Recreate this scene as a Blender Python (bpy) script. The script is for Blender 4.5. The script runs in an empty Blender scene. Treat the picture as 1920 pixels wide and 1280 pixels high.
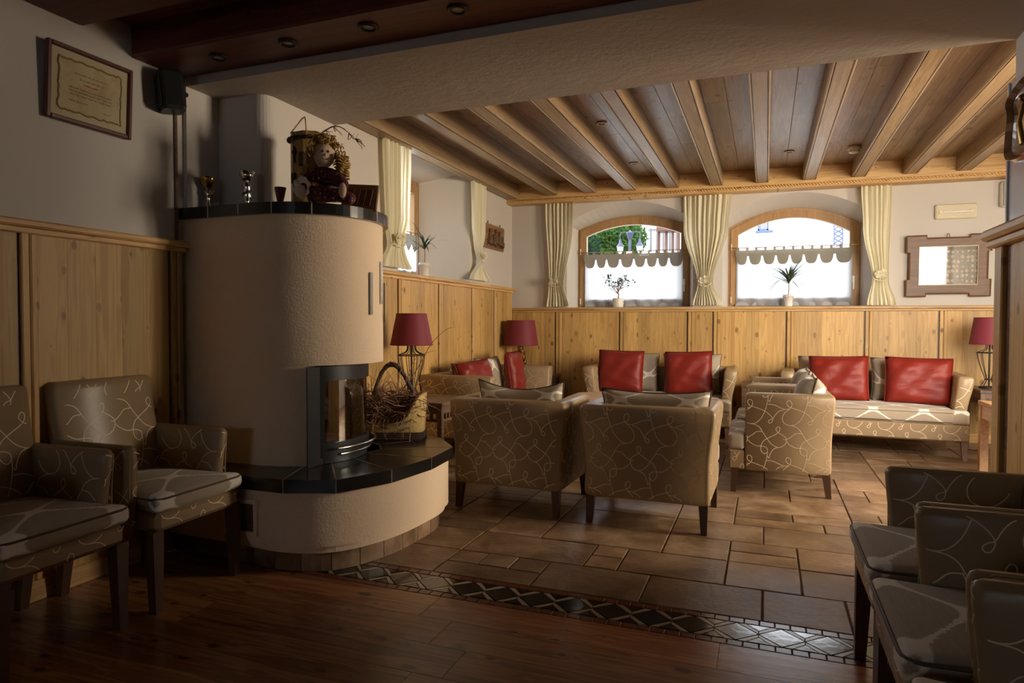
import bpy, math, random
import numpy as np
from mathutils import Vector, Matrix
R_ = random.Random(7)
SC = bpy.context.scene
COL = SC.collection
PI = math.pi
sin, cos = math.sin, math.cos

# ------------------------------------------------------------------ camera
cam_d = bpy.data.cameras.new('camera'); cam = bpy.data.objects.new('camera', cam_d); COL.objects.link(cam)
cam_d.sensor_width = 36.0; cam_d.lens = 1243.1 / 1920 * 36.0; cam_d.clip_start = .05; cam_d.clip_end = 200
_yaw, _pitch, _roll = .36546, -.02709, .00183
_f = Vector((-sin(_yaw) * cos(_pitch), cos(_yaw) * cos(_pitch), sin(_pitch)))
_r = Vector((cos(_yaw), sin(_yaw), 0)); _u = _r.cross(_f)
_r2 = _r * cos(_roll) + _u * sin(_roll); _u2 = _u * cos(_roll) - _r * sin(_roll)
_m = Matrix((_r2, _u2, -_f)).transposed().to_4x4(); _m.translation = (0, 0, 1.2)
cam.matrix_world = _m
SC.camera = cam

# ------------------------------------------------------------------ world, lights, exposure
SKY = 8.5
w = bpy.data.worlds.new('sky'); SC.world = w; w.use_nodes = True
bg = w.node_tree.nodes['Background']; bg.inputs[0].default_value = (.86, .93, 1.0, 1); bg.inputs[1].default_value = SKY
def area(name, loc, target, sx, sy, power, color, portal=False):
    l = bpy.data.lights.new(name, 'AREA'); l.shape = 'RECTANGLE'; l.size = sx; l.size_y = sy
    l.energy = power; l.color = color
    if portal: l.cycles.is_portal = True
    o = bpy.data.objects.new(name, l); COL.objects.link(o); o.location = loc
    o.rotation_euler = (Vector(target) - Vector(loc)).to_track_quat('-Z', 'Y').to_euler()
    return o
# warm afternoon daylight at the tall window of the unseen right-hand wall
area('daylight_right', (4.15, 4.7, 1.95), (-.6, 5.3, 1.0), 1.7, 1.7, 400, (1.0, .82, .58))
area('fill_front', (2.35, 2.85, 1.95), (1.3, 7.0, 1.1), 1.7, 1.6, 160, (1.0, .85, .64))  # added fill lamp, out of view behind the added front window
# added lamp boosting the cool sky light through the left wall's niche window
area('sky_fill_left', (-4.5, 6.6, 2.4), (.9, 3.3, 1.2), 1.3, 1.1, 330, (.86, .93, 1.0))
SC.view_settings.view_transform = 'Standard'; SC.view_settings.look = 'None'
SC.view_settings.gamma = 1; SC.view_settings.use_curve_mapping = False
SC.view_settings.exposure = 0.12
SC.cycles.max_bounces = 8; SC.cycles.diffuse_bounces = 4; SC.cycles.transparent_max_bounces = 12
SC.cycles.sample_clamp_indirect = 4.0
SC.cycles.caustics_reflective = False; SC.cycles.caustics_refractive = False

# ------------------------------------------------------------------ mesh builder
class MB:
    def __init__(s): s.v = []; s.f = []; s.sm = []
    def add(s, vs, fs, smooth=False):
        n = len(s.v); s.v += [tuple(p) for p in vs]
        for f in fs: s.f.append([i + n for i in f]); s.sm.append(smooth)
        return s
    def box(s, x0, x1, y0, y1, z0, z1):
        v = [(x, y, z) for z in (z0, z1) for y in (y0, y1) for x in (x0, x1)]
        return s.add(v, [(0, 2, 3, 1), (4, 5, 7, 6), (0, 1, 5, 4), (2, 6, 7, 3), (0, 4, 6, 2), (1, 3, 7, 5)])
    def cbox(s, x0, x1, y0, y1, z0, z1, c=.004):
        c = min(c, (x1 - x0) * .45, (y1 - y0) * .45, (z1 - z0) * .45)
        lo, hi = (x0, y0, z0), (x1, y1, z1); vs = []; idx = {}
        for k in range(8):
            b = [(k >> a) & 1 for a in range(3)]
            for a in range(3):
                p = []
                for d in range(3):
                    e = hi[d] if b[d] else lo[d]
                    if d != a: e += -c if b[d] else c
                    p.append(e)
                idx[(k, a)] = len(vs); vs.append(p)
        fs = []
        for a in range(3):
            o1, o2 = [d for d in range(3) if d != a]
            for side in (0, 1):
                ks = [side << a | i << o1 | j << o2 for i, j in ((0, 0), (1, 0), (1, 1), (0, 1))]
                q = [idx[(k, a)] for k in ks]
                fs.append(q)
            for i in (0, 1):
                for j in (0, 1):
                    k0 = i << o1 | j << o2; k1 = k0 | 1 << a
                    fs.append([idx[(k0, o1)], idx[(k1, o1)], idx[(k1, o2)], idx[(k0, o2)]])
        for k in range(8): fs.append([idx[(k, 0)], idx[(k, 1)], idx[(k, 2)]])
        c0 = Vector([(lo[d] + hi[d]) / 2 for d in range(3)]); out = []
        for f in fs:
            P = [Vector(vs[i]) for i in f]
            n = (P[1] - P[0]).cross(P[2] - P[0]); m = sum(P, Vector()) / len(P)
            out.append(f if n.dot(m - c0) > 0 else f[::-1])
        return s.add(vs, out)
    def loft(s, rings, cap=True, smooth=False, closed=True):
        n = len(rings[0]); vs = [p for r in rings for p in r]; fs = []
        for i in range(len(rings) - 1):
            for j in range(n if closed else n - 1):
                k = (j + 1) % n
                fs.append([i * n + j, i * n + k, (i + 1) * n + k, (i + 1) * n + j])
        s.add(vs, fs, smooth)
        if cap:
            s.add(rings[0], [list(range(n))[::-1]]); s.add(rings[-1], [list(range(n))])
        return s
    def lathe(s, prof, n=16, c=(0, 0, 0), smooth=True, cap=True):
        rings = [[(c[0] + r * cos(2 * PI * k / n), c[1] + r * sin(2 * PI * k / n), c[2] + z) for k in range(n)] for r, z in prof]
        return s.loft(rings, cap, smooth)
    def tube(s, pts, r, n=6, closed=False, smooth=True, cap=True):
        P = [Vector(p) for p in pts]; L = len(P); rings = []
        rr = r if hasattr(r, '__len__') else [r] * L
        up = None
        for i in range(L):
            if closed: t = P[(i + 1) % L] - P[i - 1]
            else: t = P[min(i + 1, L - 1)] - P[max(i - 1, 0)]
            if t.length < 1e-9: t = Vector((0, 0, 1))
            t.normalize()
            if up is None: up = Vector((0, 0, 1)) if abs(t.z) < .9 else Vector((1, 0, 0))
            a = t.cross(up)
            if a.length < 1e-6: a = t.orthogonal()
            a.normalize(); b = a.cross(t).normalized(); up = b
            rings.append([tuple(P[i] + (a * cos(2 * PI * k / n) + b * sin(2 * PI * k / n)) * rr[i]) for k in range(n)])
        if closed: rings.append(rings[0]); cap = False
        return s.loft([r_[::-1] for r_ in rings], cap, smooth)
    def grid(s, fn, nu, nv, smooth=True, closed_u=False):
        vs = [fn(i / nu, j / nv) for j in range(nv + 1) for i in range(nu + 1)]; fs = []
        for j in range(nv):
            for i in range(nu):
                a = j * (nu + 1) + i; fs.append([a, a + 1, a + nu + 2, a + nu + 1])
        return s.add(vs, fs, smooth)
    def prism(s, poly, a, b, axis='z', smooth=False, cap=True):
        def P(p, t):
            return {'z': (p[0], p[1], t), 'x': (t, p[0], p[1]), 'y': (p[0], t, p[1])}[axis]
        lo, hi = (a, b)
        r0 = [P(p, lo) for p in poly]; r1 = [P(p, hi) for p in poly]
        ar = sum(poly[i][0] * poly[(i + 1) % len(poly)][1] - poly[(i + 1) % len(poly)][0] * poly[i][1] for i in range(len(poly)))
        flip = (ar < 0) != (axis == 'y')
        if flip: r0 = r0[::-1]; r1 = r1[::-1]
        return s.loft([r0, r1], cap, smooth)
    def sphere(s, c, r, n=10, m=7, sc=(1, 1, 1)):
        pr = [(sin(PI * i / m) * r, -cos(PI * i / m) * r) for i in range(m + 1)]
        pr[0] = (1e-4, -r); pr[-1] = (1e-4, r)
        rings = [[(c[0] + a * cos(2 * PI * k / n) * sc[0], c[1] + a * sin(2 * PI * k / n) * sc[1], c[2] + z * sc[2]) for k in range(n)] for a, z in pr]
        return s.loft(rings, True, True)
    def rbox(s, hx, hy, hz, r, n=8, puff=0, c=(0, 0, 0)):
        h = (hx, hy, hz)
        def mp(p):
            q = [min(max(p[i] * h[i], -(h[i] - r)), h[i] - r) for i in range(3)]
            d = Vector([p[i] * h[i] - q[i] for i in range(3)])
            if d.length > 0: d = d.normalized() * r
            o = [q[i] + d[i] for i in range(3)]
            k = max(0, 1 - (o[0] / hx) ** 2) * max(0, 1 - (o[1] / hy) ** 2)
            o[2] += puff * k * (1 if p[2] > 0 else -.3 if p[2] < 0 else 0) * abs(p[2])
            return (o[0] + c[0], o[1] + c[1], o[2] + c[2])
        def tt(t, a):   # sample densely near the edges
            e = min(.45, r / h[a]); k = 3
            ss = [-1 + e * i / k for i in range(k)] + list(np.linspace(-1 + e, 1 - e, n)) + [1 - e * (k - 1 - i) / k for i in range(k)]
            return ss
        for a in range(3):
            b, d = [(1, 2), (2, 0), (0, 1)][a]
            sb, sd = tt(0, b), tt(0, d)
            for sg in (-1, 1):
                vs = []
                for y in sd:
                    for x in sb:
                        p = [0, 0, 0]; p[a] = sg; p[b] = x; p[d] = y; vs.append(mp(p))
                W = len(sb); fs = []
                for j in range(len(sd) - 1):
                    for i in range(W - 1):
                        q = [j * W + i, j * W + i + 1, (j + 1) * W + i + 1, (j + 1) * W + i]
                        fs.append(q if sg > 0 else q[::-1])
                s.add(vs, fs, True)
        return s
    def mesh(s, name, mat=None):
        me = bpy.data.meshes.new(name); me.from_pydata(s.v, [], s.f)
        me.polygons.foreach_set('use_smooth', s.sm); me.update()
        if mat: me.materials.append(mat)
        return me
    def build(s, name, mat, parent=None, loc=None, rz=0, kind=None, label=None, merge=False):
        me = s.mesh(name, mat)
        if merge:
            import bmesh
            b = bmesh.new(); b.from_mesh(me); bmesh.ops.remove_doubles(b, verts=b.verts, dist=1e-5)
            bmesh.ops.recalc_face_normals(b, faces=b.faces); b.to_mesh(me); b.free()
        o = bpy.data.objects.new(name, me); COL.objects.link(o)
        if parent: o.parent = parent
        if loc: o.location = loc
        o.rotation_euler[2] = rz
        if kind: o['kind'] = kind
        if label: o['label'] = label
        return o
def inst(name, me, parent=None, loc=(0, 0, 0), rot=(0, 0, 0), scale=None):
    o = bpy.data.objects.new(name, me); COL.objects.link(o)
    if parent: o.parent = parent
    o.location = loc; o.rotation_euler = rot
    if scale: o.scale = scale
    return o
def thing(name, label, cat, loc=(0, 0, 0), rz=0, group=None):
    o = bpy.data.objects.new(name, None); COL.objects.link(o); o.empty_display_size = .1
    o.location = loc; o.rotation_euler[2] = rz
    return tag(o, label, cat, group)
def tag(o, label, cat, group=None):
    o['label'] = label; o['category'] = cat
    if group: o['group'] = group
    return o
def struct(o): o['kind'] = 'structure'; return o
def dup(root, loc, rz, label=None, group=None, rx=None):
    r = root.copy(); COL.objects.link(r); r.location = loc; r.rotation_euler[2] = rz
    if label: r['label'] = label
    if group: r['group'] = group
    for ch in list(root.children):
        c = ch.copy(); COL.objects.link(c); c.parent = r
        for g in ch.children:
            d = g.copy(); COL.objects.link(d); d.parent = c
    return r
def ring8(x0, x1, y0, y1, z, c):
    c = min(c, (x1 - x0) * .4, (y1 - y0) * .4)
    return [(x0 + c, y0, z), (x1 - c, y0, z), (x1, y0 + c, z), (x1, y1 - c, z), (x1 - c, y1, z), (x0 + c, y1, z), (x0, y1 - c, z), (x0, y0 + c, z)]
def catmull(P, n=6, closed=False):
    P = [np.array(p, float) for p in P]; L = len(P); out = []
    rng = range(L) if closed else range(L - 1)
    for i in rng:
        p0 = P[i - 1] if (closed or i > 0) else 2 * P[0] - P[1]
        p1 = P[i]; p2 = P[(i + 1) % L]
        p3 = P[(i + 2) % L] if (closed or i + 2 < L) else 2 * P[-1] - P[-2]
        for k in range(n):
            t = k / n
            out.append(.5 * (2 * p1 + (p2 - p0) * t + (2 * p0 - 5 * p1 + 4 * p2 - p3) * t * t + (3 * p1 - p0 - 3 * p2 + p3) * t ** 3))
    if not closed: out.append(P[-1])
    return out
def sm(a, b, x):
    t = min(1, max(0, (x - a) / (b - a))); return t * t * (3 - 2 * t)

# ------------------------------------------------------------------ materials
class NT:
    def __init__(s, name):
        s.m = bpy.data.materials.new(name); s.m.use_nodes = True; s.t = s.m.node_tree
        s.b = s.t.nodes['Principled BSDF']; s.out = s.t.nodes['Material Output']
    def n(s, typ, **kw):
        nd = s.t.nodes.new('ShaderNode' + typ)
        for k, v in kw.items():
            if k.startswith('i_'): s.set(nd, k[2:], v)
            elif k.startswith('n'): s.set(nd, int(k[1:]), v)
            else: setattr(nd, k, v)
        return nd
    def set(s, nd, key, v):
        sock = nd.inputs[key] if not isinstance(key, str) else nd.inputs[key.replace('_', ' ')]
        if isinstance(v, bpy.types.NodeSocket): s.t.links.new(v, sock)
        else:
            if isinstance(v, tuple) and len(v) == 3 and sock.type == 'RGBA': v = (*v, 1)
            sock.default_value = v
    def math(s, op, a, b=None, c=None):
        nd = s.n('Math', operation=op); s.set(nd, 0, a)
        if b is not None: s.set(nd, 1, b)
        if c is not None: s.set(nd, 2, c)
        return nd.outputs[0]
    def mix(s, f, a, b, mode='MIX'):
        nd = s.n('Mix', data_type='RGBA', blend_type=mode); s.set(nd, 0, f); s.set(nd, 6, a); s.set(nd, 7, b)
        return nd.outputs[2]
    def ramp(s, f, stops):
        nd = s.n('ValToRGB'); s.set(nd, 0, f); e = nd.color_ramp.elements
        while len(e) < len(stops): e.new(.5)
        for i, (p, c) in enumerate(stops):
            e[i].position = p; e[i].color = (*c, 1) if len(c) == 3 else c
        return nd.outputs[0]
    def pos(s): return s.n('NewGeometry').outputs['Position']
    def obj(s): return s.n('TexCoord').outputs['Object']
    def rnd(s): return s.n('ObjectInfo').outputs['Random']
    def scale(s, v, sc, off=None):
        nd = s.n('VectorMath', operation='MULTIPLY'); s.set(nd, 0, v); nd.inputs[1].default_value = sc
        o = nd.outputs[0]
        if off is not None:
            c = s.n('CombineXYZ'); 
            for i in range(3): s.set(c, i, s.math('MULTIPLY', off, (31.7, 57.3, 17.9)[i]))
            a = s.n('VectorMath', operation='ADD'); s.set(a, 0, o); s.set(a, 1, c.outputs[0]); o = a.outputs[0]
        return o
    def noise(s, v, sc=1, det=3, rough=.5, dist=0):
        nd = s.n('TexNoise'); s.set(nd, 'Vector', v); s.set(nd, 'Scale', sc); s.set(nd, 'Detail', det); s.set(nd, 'Roughness', rough); s.set(nd, 'Distortion', dist)
        return nd.outputs[0]
    def bump(s, h, st=.3, dist=.01):
        nd = s.n('Bump'); s.set(nd, 'Strength', st); s.set(nd, 'Distance', dist); s.set(nd, 'Height', h)
        s.set(s.b, 'Normal', nd.outputs[0])
    def fin(s, col=None, rough=None, metal=None, spec=None, coat=None, **kw):
        if col is not None: s.set(s.b, 'Base Color', col)
        if rough is not None: s.set(s.b, 'Roughness', rough)
        if metal is not None: s.set(s.b, 'Metallic', metal)
        if spec is not None: s.set(s.b, 'Specular IOR Level', spec)
        if coat is not None: s.set(s.b, 'Coat Weight', coat)
        for k, v in kw.items(): s.set(s.b, k.replace('_', ' '), v)
        return s.m
def flat(name, col, rough=.5, metal=0, spec=.5, coat=0, var=0, bump=0, bscale=80):
    t = NT(name); c = col
    if var or bump:
        nz = t.noise(t.obj(), bscale, 3)
        if var: c = t.mix(nz, tuple(x * (1 - var) for x in col), tuple(min(1, x * (1 + var)) for x in col))
        if bump: t.bump(nz, bump, .004)
    return t.fin(c, rough, metal, spec, coat)
def wood(name, c1, c2, ck, axis, across=(14,), rough=.45, knots=1.0, spec=.4, bump=.12, tint=.36, kden=1.0):
    """axis: grain direction index, flat: index of the axis that is normal to the boards"""
    g, nrm = axis
    t = NT(name); p = t.pos(); r = t.rnd()
    scg = [across[0]] * 3; scg[g] = .7
    sck = [7.0 * kden] * 3; sck[g] = 4.2 * kden
    if nrm is not None: scg[nrm] = 0.0; sck[nrm] = 0.0
    v = t.scale(p, tuple(scg), r); k = t.scale(p, tuple(sck), r)
    if nrm is not None:
        sp = t.n('SeparateXYZ'); t.set(sp, 0, k); cb_ = t.n('CombineXYZ'); ac = 3 - g - nrm
        t.set(cb_, 0, sp.outputs[ac]); t.set(cb_, 1, sp.outputs[g]); k = cb_.outputs[0]
    vor = t.n('TexVoronoi', feature='F1', voronoi_dimensions='2D' if nrm is not None else '3D'); t.set(vor, 'Vector', k); t.set(vor, 'Scale', 1.0)
    d = vor.outputs['Distance']
    nz = t.noise(v, 1.0, 5, .6, .3)
    # rings flow round the knots
    wv = t.math('SINE', t.math('ADD', t.math('MULTIPLY', nz, 38.0), t.math('MULTIPLY', t.math('MINIMUM', d, .22), -14.0)))
    gr = t.math('ADD', t.math('MULTIPLY', wv, .16), nz)
    base = t.ramp(gr, [(.28, c2), (.62, c1)])
    low = t.noise(t.scale(p, (1.3, 1.3, 1.3), r), 1.0, 2)
    tv = t.math('ADD', t.math('MULTIPLY', t.math('SUBTRACT', r, .5), tint), t.math('MULTIPLY', t.math('SUBTRACT', low, .5), .3))
    hs = t.n('HueSaturation'); t.set(hs, 'Color', base); t.set(hs, 'Value', t.math('ADD', tv, 1.0))
    c = hs.outputs[0]
    sz = t.n('SeparateColor'); t.set(sz, 0, vor.outputs['Color'])
    rad = t.math('MULTIPLY', t.math('POWER', sz.outputs[0], 1.15), .125 * knots)
    km = t.n('MapRange', interpolation_type='SMOOTHSTEP'); t.set(km, 0, t.math('SUBTRACT', d, rad)); km.inputs[1].default_value = -.025; km.inputs[2].default_value = .03; km.inputs[3].default_value = .85; km.inputs[4].default_value = 0
    c = t.mix(t.math('MULTIPLY', km.outputs[0], t.math('ADD', t.math('MULTIPLY', sz.outputs[1], .5), .55)), c, ck)
    t.bump(gr, bump, .002)
    return t.fin(c, rough, 0, spec)
M = {}
M['plaster'] = None
def plaster(name, col, bump=.25, scale=55, rough=.9):
    t = NT(name); p = t.pos()
    n1 = t.noise(p, scale, 4, .6); n2 = t.noise(p, 1.6, 3, .6)
    c = t.mix(n2, tuple(x * .93 for x in col), col)
    t.bump(t.math('ADD', n1, t.math('MULTIPLY', t.noise(p, 9, 3), 1.2)), bump, .006)
    return t.fin(c, rough, 0, .25)
M['plaster'] = plaster('plaster', (.59, .545, .49), .16, 40)
M['stucco'] = plaster('stucco', (.87, .67, .47), .5, 95)
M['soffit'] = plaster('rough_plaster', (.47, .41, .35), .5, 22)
PC1, PC2, PK = (.54, .335, .118), (.43, .24, .072), (.16, .065, .02)
M['pine_x'] = wood('pine_on_side_wall', PC1, PC2, PK, (2, 0))
M['pine_y'] = wood('pine_on_back_wall', PC1, PC2, PK, (2, 1))
M['pine_rx'] = wood('pine_rail_side', (.66, .42, .18), (.5, .28, .1), PK, (1, 0), knots=.5)
M['pine_ry'] = wood('pine_rail_back', (.66, .42, .18), (.5, .28, .1), PK, (0, 1), knots=.5)
M['pine_ceil'] = wood('pine_ceiling_board', (.32, .21, .112), (.20, .125, .062), (.07, .038, .018), (1, 2), rough=.36, knots=.9, kden=.8, tint=.3)
M['pine_beam'] = wood('pine_ceiling_beam', (.35, .238, .132), (.25, .162, .083), (.09, .048, .022), (1, None), rough=.4, knots=.7)
M['oldwood'] = wood('dark_stained_beam', (.13, .032, .018), (.075, .018, .011), (.02, .008, .006), (0, None), rough=.5, knots=.7)
M['plank'] = wood('stained_floor_plank', (.40, .175, .062), (.22, .078, .028), (.05, .02, .01), (0, 2), across=(9,), rough=.24, knots=1.0, spec=.5, tint=.6)
M['winwood'] = wood('window_larch', (.40, .235, .105), (.32, .175, .075), (.14, .07, .03), (2, None), rough=.5, knots=0)
M['tablewood'] = wood('light_table_wood', (.62, .38, .20), (.50, .29, .14), (.25, .12, .05), (1, None), rough=.35, knots=.2)
M['darkwood'] = wood('dark_table_wood', (.16, .095, .06), (.10, .058, .038), (.04, .02, .015), (1, None), rough=.4, knots=.3)
M['legwood'] = flat('dark_leg_wood', (.075, .032, .018), .4)
M['legwood2'] = flat('brown_leg_wood', (.20, .11, .06), .4, var=.2, bscale=20)
def tile_mat():
    t = NT('travertine_tile'); p = t.pos(); r = t.rnd(); v = t.scale(p, (1, 1, 1), r)
    a = t.noise(v, 5, 6, .65, .4); b = t.noise(v, 40, 3)
    c = t.ramp(a, [(.30, (.11, .062, .030)), (.5, (.24, .15, .085)), (.68, (.38, .265, .17))])
    c = t.mix(t.math('MULTIPLY', t.math('SUBTRACT', b, .3), .5), c, (.17, .10, .055))
    hs = t.n('HueSaturation'); t.set(hs, 'Color', c); t.set(hs, 'Value', t.math('ADD', t.math('MULTIPLY', r, .45), .78))
    t.bump(t.math('ADD', a, t.math('MULTIPLY', b, .5)), .5, .008)
    return t.fin(hs.outputs[0], t.math('ADD', t.math('MULTIPLY', a, .25), .26), 0, .45)
M['tile'] = tile_mat()
M['grout'] = flat('dark_grout', (.10, .06, .04), .9, bump=.2)
M['mos_black'] = flat('black_glazed_mosaic', (.012, .012, .014), .12, spec=.6, bump=.08, bscale=30)
M['mos_cream'] = flat('cream_mosaic', (.42, .34, .24), .22, var=.15, bscale=30)
M['mos_red'] = flat('red_brown_mosaic', (.15, .045, .022), .22, var=.3, bscale=30)
M['blacktile'] = flat('black_ceramic', (.012, .011, .011), .2, spec=.6, bump=.05, bscale=12)
M['groutline'] = flat('pale_grout', (.5, .42, .32), .9)
M['vinyl'] = flat('taupe_faux_leather', (.32, .22, .122), .36, spec=.45, var=.06, bump=.05, bscale=60)
M['thread'] = flat('cream_embroidery', (.86, .72, .50), .5)
M['piping'] = flat('dark_piping', (.09, .065, .045), .6)
def ikat(name, W=.40, H=.27):
    t = NT(name); o = t.obj(); s = t.n('SeparateXYZ'); t.set(s, 0, o)
    n1 = t.noise(o, 75, 3, .7); n0 = t.noise(t.scale(o, (14, 160, 160)), 1, 2)
    u = t.math('ADD', s.outputs[0], t.math('MULTIPLY', t.math('SUBTRACT', n1, .5), .035))
    vv = t.math('ADD', t.math('ADD', s.outputs[1], s.outputs[2]), t.math('MULTIPLY', t.math('SUBTRACT', n1, .5), .012))
    c = t.math('ADD', t.math('COSINE', t.math('MULTIPLY', u, 2 * PI / W)), t.math('COSINE', t.math('MULTIPLY', vv, 2 * PI / H)))
    m = t.n('MapRange', interpolation_type='SMOOTHSTEP'); t.set(m, 0, t.math('ABSOLUTE', c)); m.inputs[1].default_value = .10; m.inputs[2].default_value = .22; m.inputs[3].default_value = 1; m.inputs[4].default_value = 0
    wv = t.noise(o, 260, 2)
    base = t.mix(n0, (.30, .235, .17), (.46, .38, .29)); base = t.mix(t.math('MULTIPLY', wv, .7), base, (.38, .31, .23))
    col = t.mix(t.math('MULTIPLY', m.outputs[0], .9), base, (.86, .80, .70))
    t.bump(t.math('ADD', wv, n0), .25, .003)
    return t.fin(col, .85, 0, .2, Sheen_Weight=.2)
M['ikat'] = ikat('ikat_fabric')
def red():
    t = NT('red_satin'); o = t.obj()
    n = t.noise(t.scale(o, (2.5, 5, 6)), 1.0, 2, .5, .8)
    t.bump(n, .5, .03)
    return t.fin((.205, .017, .010), .46, 0, .3)
M['red'] = red()
def shade_mat():
    t = NT('burgundy_shade'); n = t.noise(t.scale(t.obj(), (300, 300, 60)), 1, 2)
    t.bump(n, .1, .001)
    return t.fin(t.mix(n, (.17, .022, .035), (.23, .035, .05)), .6, 0, .3)
M['shade'] = shade_mat()
M['lining'] = flat('cream_lining', (.75, .65, .5), .8)
M['iron'] = flat('dark_iron', (.035, .03, .026), .45, .6)
M['blackmetal'] = flat('black_steel', (.014, .014, .014), .42, 0, .35)
M['chrome'] = flat('chrome', (.72, .70, .67), .16, 1)
M['steel'] = flat('brushed_steel', (.30, .29, .28), .4, 1)
M['gold'] = flat('gold_plate', (.55, .33, .10), .22, 1)
M['bronze'] = flat('antique_bronze', (.30, .17, .05), .35, .9, var=.4, bscale=25)
M['cable'] = flat('dark_cable', (.02, .015, .012), .6)
M['white'] = flat('white_plastic', (.74, .70, .62), .4)
M['cream'] = flat('cream_plastic', (.66, .58, .40), .4)
M['grey'] = flat('grey_grille', (.30, .29, .26), .7, bump=.2, bscale=300)
M['blackplastic'] = flat('black_plastic', (.01, .01, .01), .4)
M['wicker'] = flat('dark_wicker', (.05, .024, .014), .55)
M['twig'] = flat('birch_twig', (.27, .145, .09), .6, var=.5, bscale=12)
M['felt'] = flat('tan_jute_lining', (.58, .40, .16), .95, var=.25, bump=.5, bscale=45)
def glass(name, tint=(1, 1, 1), refl=.10, rough=.02):
    t = NT(name); tr = t.n('BsdfTransparent'); t.set(tr, 0, tint); gl = t.n('BsdfGlossy'); t.set(gl, 'Roughness', rough)
    fr = t.n('LayerWeight'); t.set(fr, 0, .25)
    mx = t.n('MixShader'); t.set(mx, 0, t.math('ADD', t.math('MULTIPLY', fr.outputs[0], .6), refl * .3)); t.set(mx, 1, tr.outputs[0]); t.set(mx, 2, gl.outputs[0])
    t.t.links.new(mx.outputs[0], t.out.inputs[0]); return t.m
M['pane'] = glass('window_glass'); M['stoveglass'] = glass('stove_glass', (.80, .74, .66), .9, .03)
def cloth(name, col, transl=.5, transp=0.0, bump=None):
    t = NT(name); d = t.n('BsdfDiffuse'); t.set(d, 0, col); l = t.n('BsdfTranslucent'); t.set(l, 0, col)
    if bump:
        nz = t.noise(t.obj(), bump, 2); b = t.n('Bump'); t.set(b, 'Strength', .3); t.set(b, 'Distance', .003); t.set(b, 'Height', nz)
        t.set(d, 'Normal', b.outputs[0])
    m = t.n('MixShader'); t.set(m, 0, transl); t.set(m, 1, d.outputs[0]); t.set(m, 2, l.outputs[0]); o = m.outputs[0]
    if transp:
        tr = t.n('BsdfTransparent'); m2 = t.n('MixShader'); t.set(m2, 0, transp); t.set(m2, 1, o); t.set(m2, 2, tr.outputs[0]); o = m2.outputs[0]
    t.t.links.new(o, t.out.inputs[0]); return t.m
M['curtain'] = cloth('cream_curtain', (.93, .88, .68), .34, 0, 90)
M['fringe'] = cloth('cream_fringe', (.93, .88, .70), .32, 0, 160)
M['sheer'] = cloth('white_sheer', (.58, .60, .63), .62, .02)
M['lace'] = cloth('beige_lace', (.27, .245, .19), .07, .02, 220)
M['leaf'] = flat('green_leaf', (.035, .06, .02), .5)
M['sheertrim'] = cloth('white_eyelet', (.68, .68, .70), .45)
M['leafout'] = cloth('garden_leaf', (.035, .075, .02), .3)
M['ceramic'] = flat('white_ceramic', (.78, .74, .68), .35)
M['soil'] = flat('soil', (.04, .025, .015), .95, bump=.6)

# ================================================================== STRUCTURE
XL = -2.95
TH = math.radians(2.84); B0 = Vector((-2.95, 7.7, 0)); BU = Vector((cos(TH), sin(TH), 0)); BN = Vector((sin(TH), -cos(TH), 0))
def Bp(u, z, d=0): return B0 + BU * u + BN * d + Vector((0, 0, z))

# ---- floor: grout bed, stone tiles, mosaic border, planks
floor = struct(MB().box(-3.0, 4.3, -2.6, 8.2, -.12, -.005).build('floor', M['grout'])); floor['label'] = 'floor of stone tiles, mosaic border and wooden planks'
G = 1 / 6.0; ox, oy = -1.0 - 12 * G, 2.835
NXc, NYc = 42, 32
occ = [[False] * NXc for _ in range(NYc)]
rt = random.Random(21); tiles = []
sizes = [(4, 2), (3, 2), (2, 2), (4, 2), (2, 1), (3, 1), (1, 1), (3, 2), (2, 2)]
for j in range(NYc):
    for i in range(NXc):
        if occ[j][i]: continue
        opts = sizes[:]; rt.shuffle(opts); opts.append((1, 1))
        for (w_, h_) in opts:
            if i + w_ > NXc or j + h_ > NYc: continue
            if any(occ[j + b][i + a] for a in range(w_) for b in range(h_)): continue
            for a in range(w_):
                for b in range(h_): occ[j + b][i + a] = True
            tiles.append((i, j, w_, h_)); break
tmesh = {}
def tile_ok(x0, x1, y0, y1): return x1 > -2.95 and x0 < 4.2
cnt = 0; rest = MB()
tiles.sort(key=lambda t: (t[1] * G) ** 2 + (ox + t[0] * G) ** 2 * .8)
for (i, j, w_, h_) in tiles:
    x, y = ox + i * G, oy + j * G
    if x + w_ * G < XL or y > 7.95 or x > 4.2: continue
    if (w_, h_) not in tmesh:
        tmesh[(w_, h_)] = MB().cbox(.004, w_ * G - .004, .004, h_ * G - .004, -.012, 0, .003).mesh('tile', M['tile'])
    vis = x > -2.6 and x < 2.0
    if cnt < 290 and vis:
        o = inst('tile', tmesh[(w_, h_)], floor, (x, y, rt.uniform(-.0012, .0012))); cnt += 1
    else: rest.cbox(x + .004, x + w_ * G - .004, y + .004, y + h_ * G - .004, -.012, 0, .003)
o = rest.build('tile_remainder', M['tile'], floor, kind='stuff')
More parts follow.
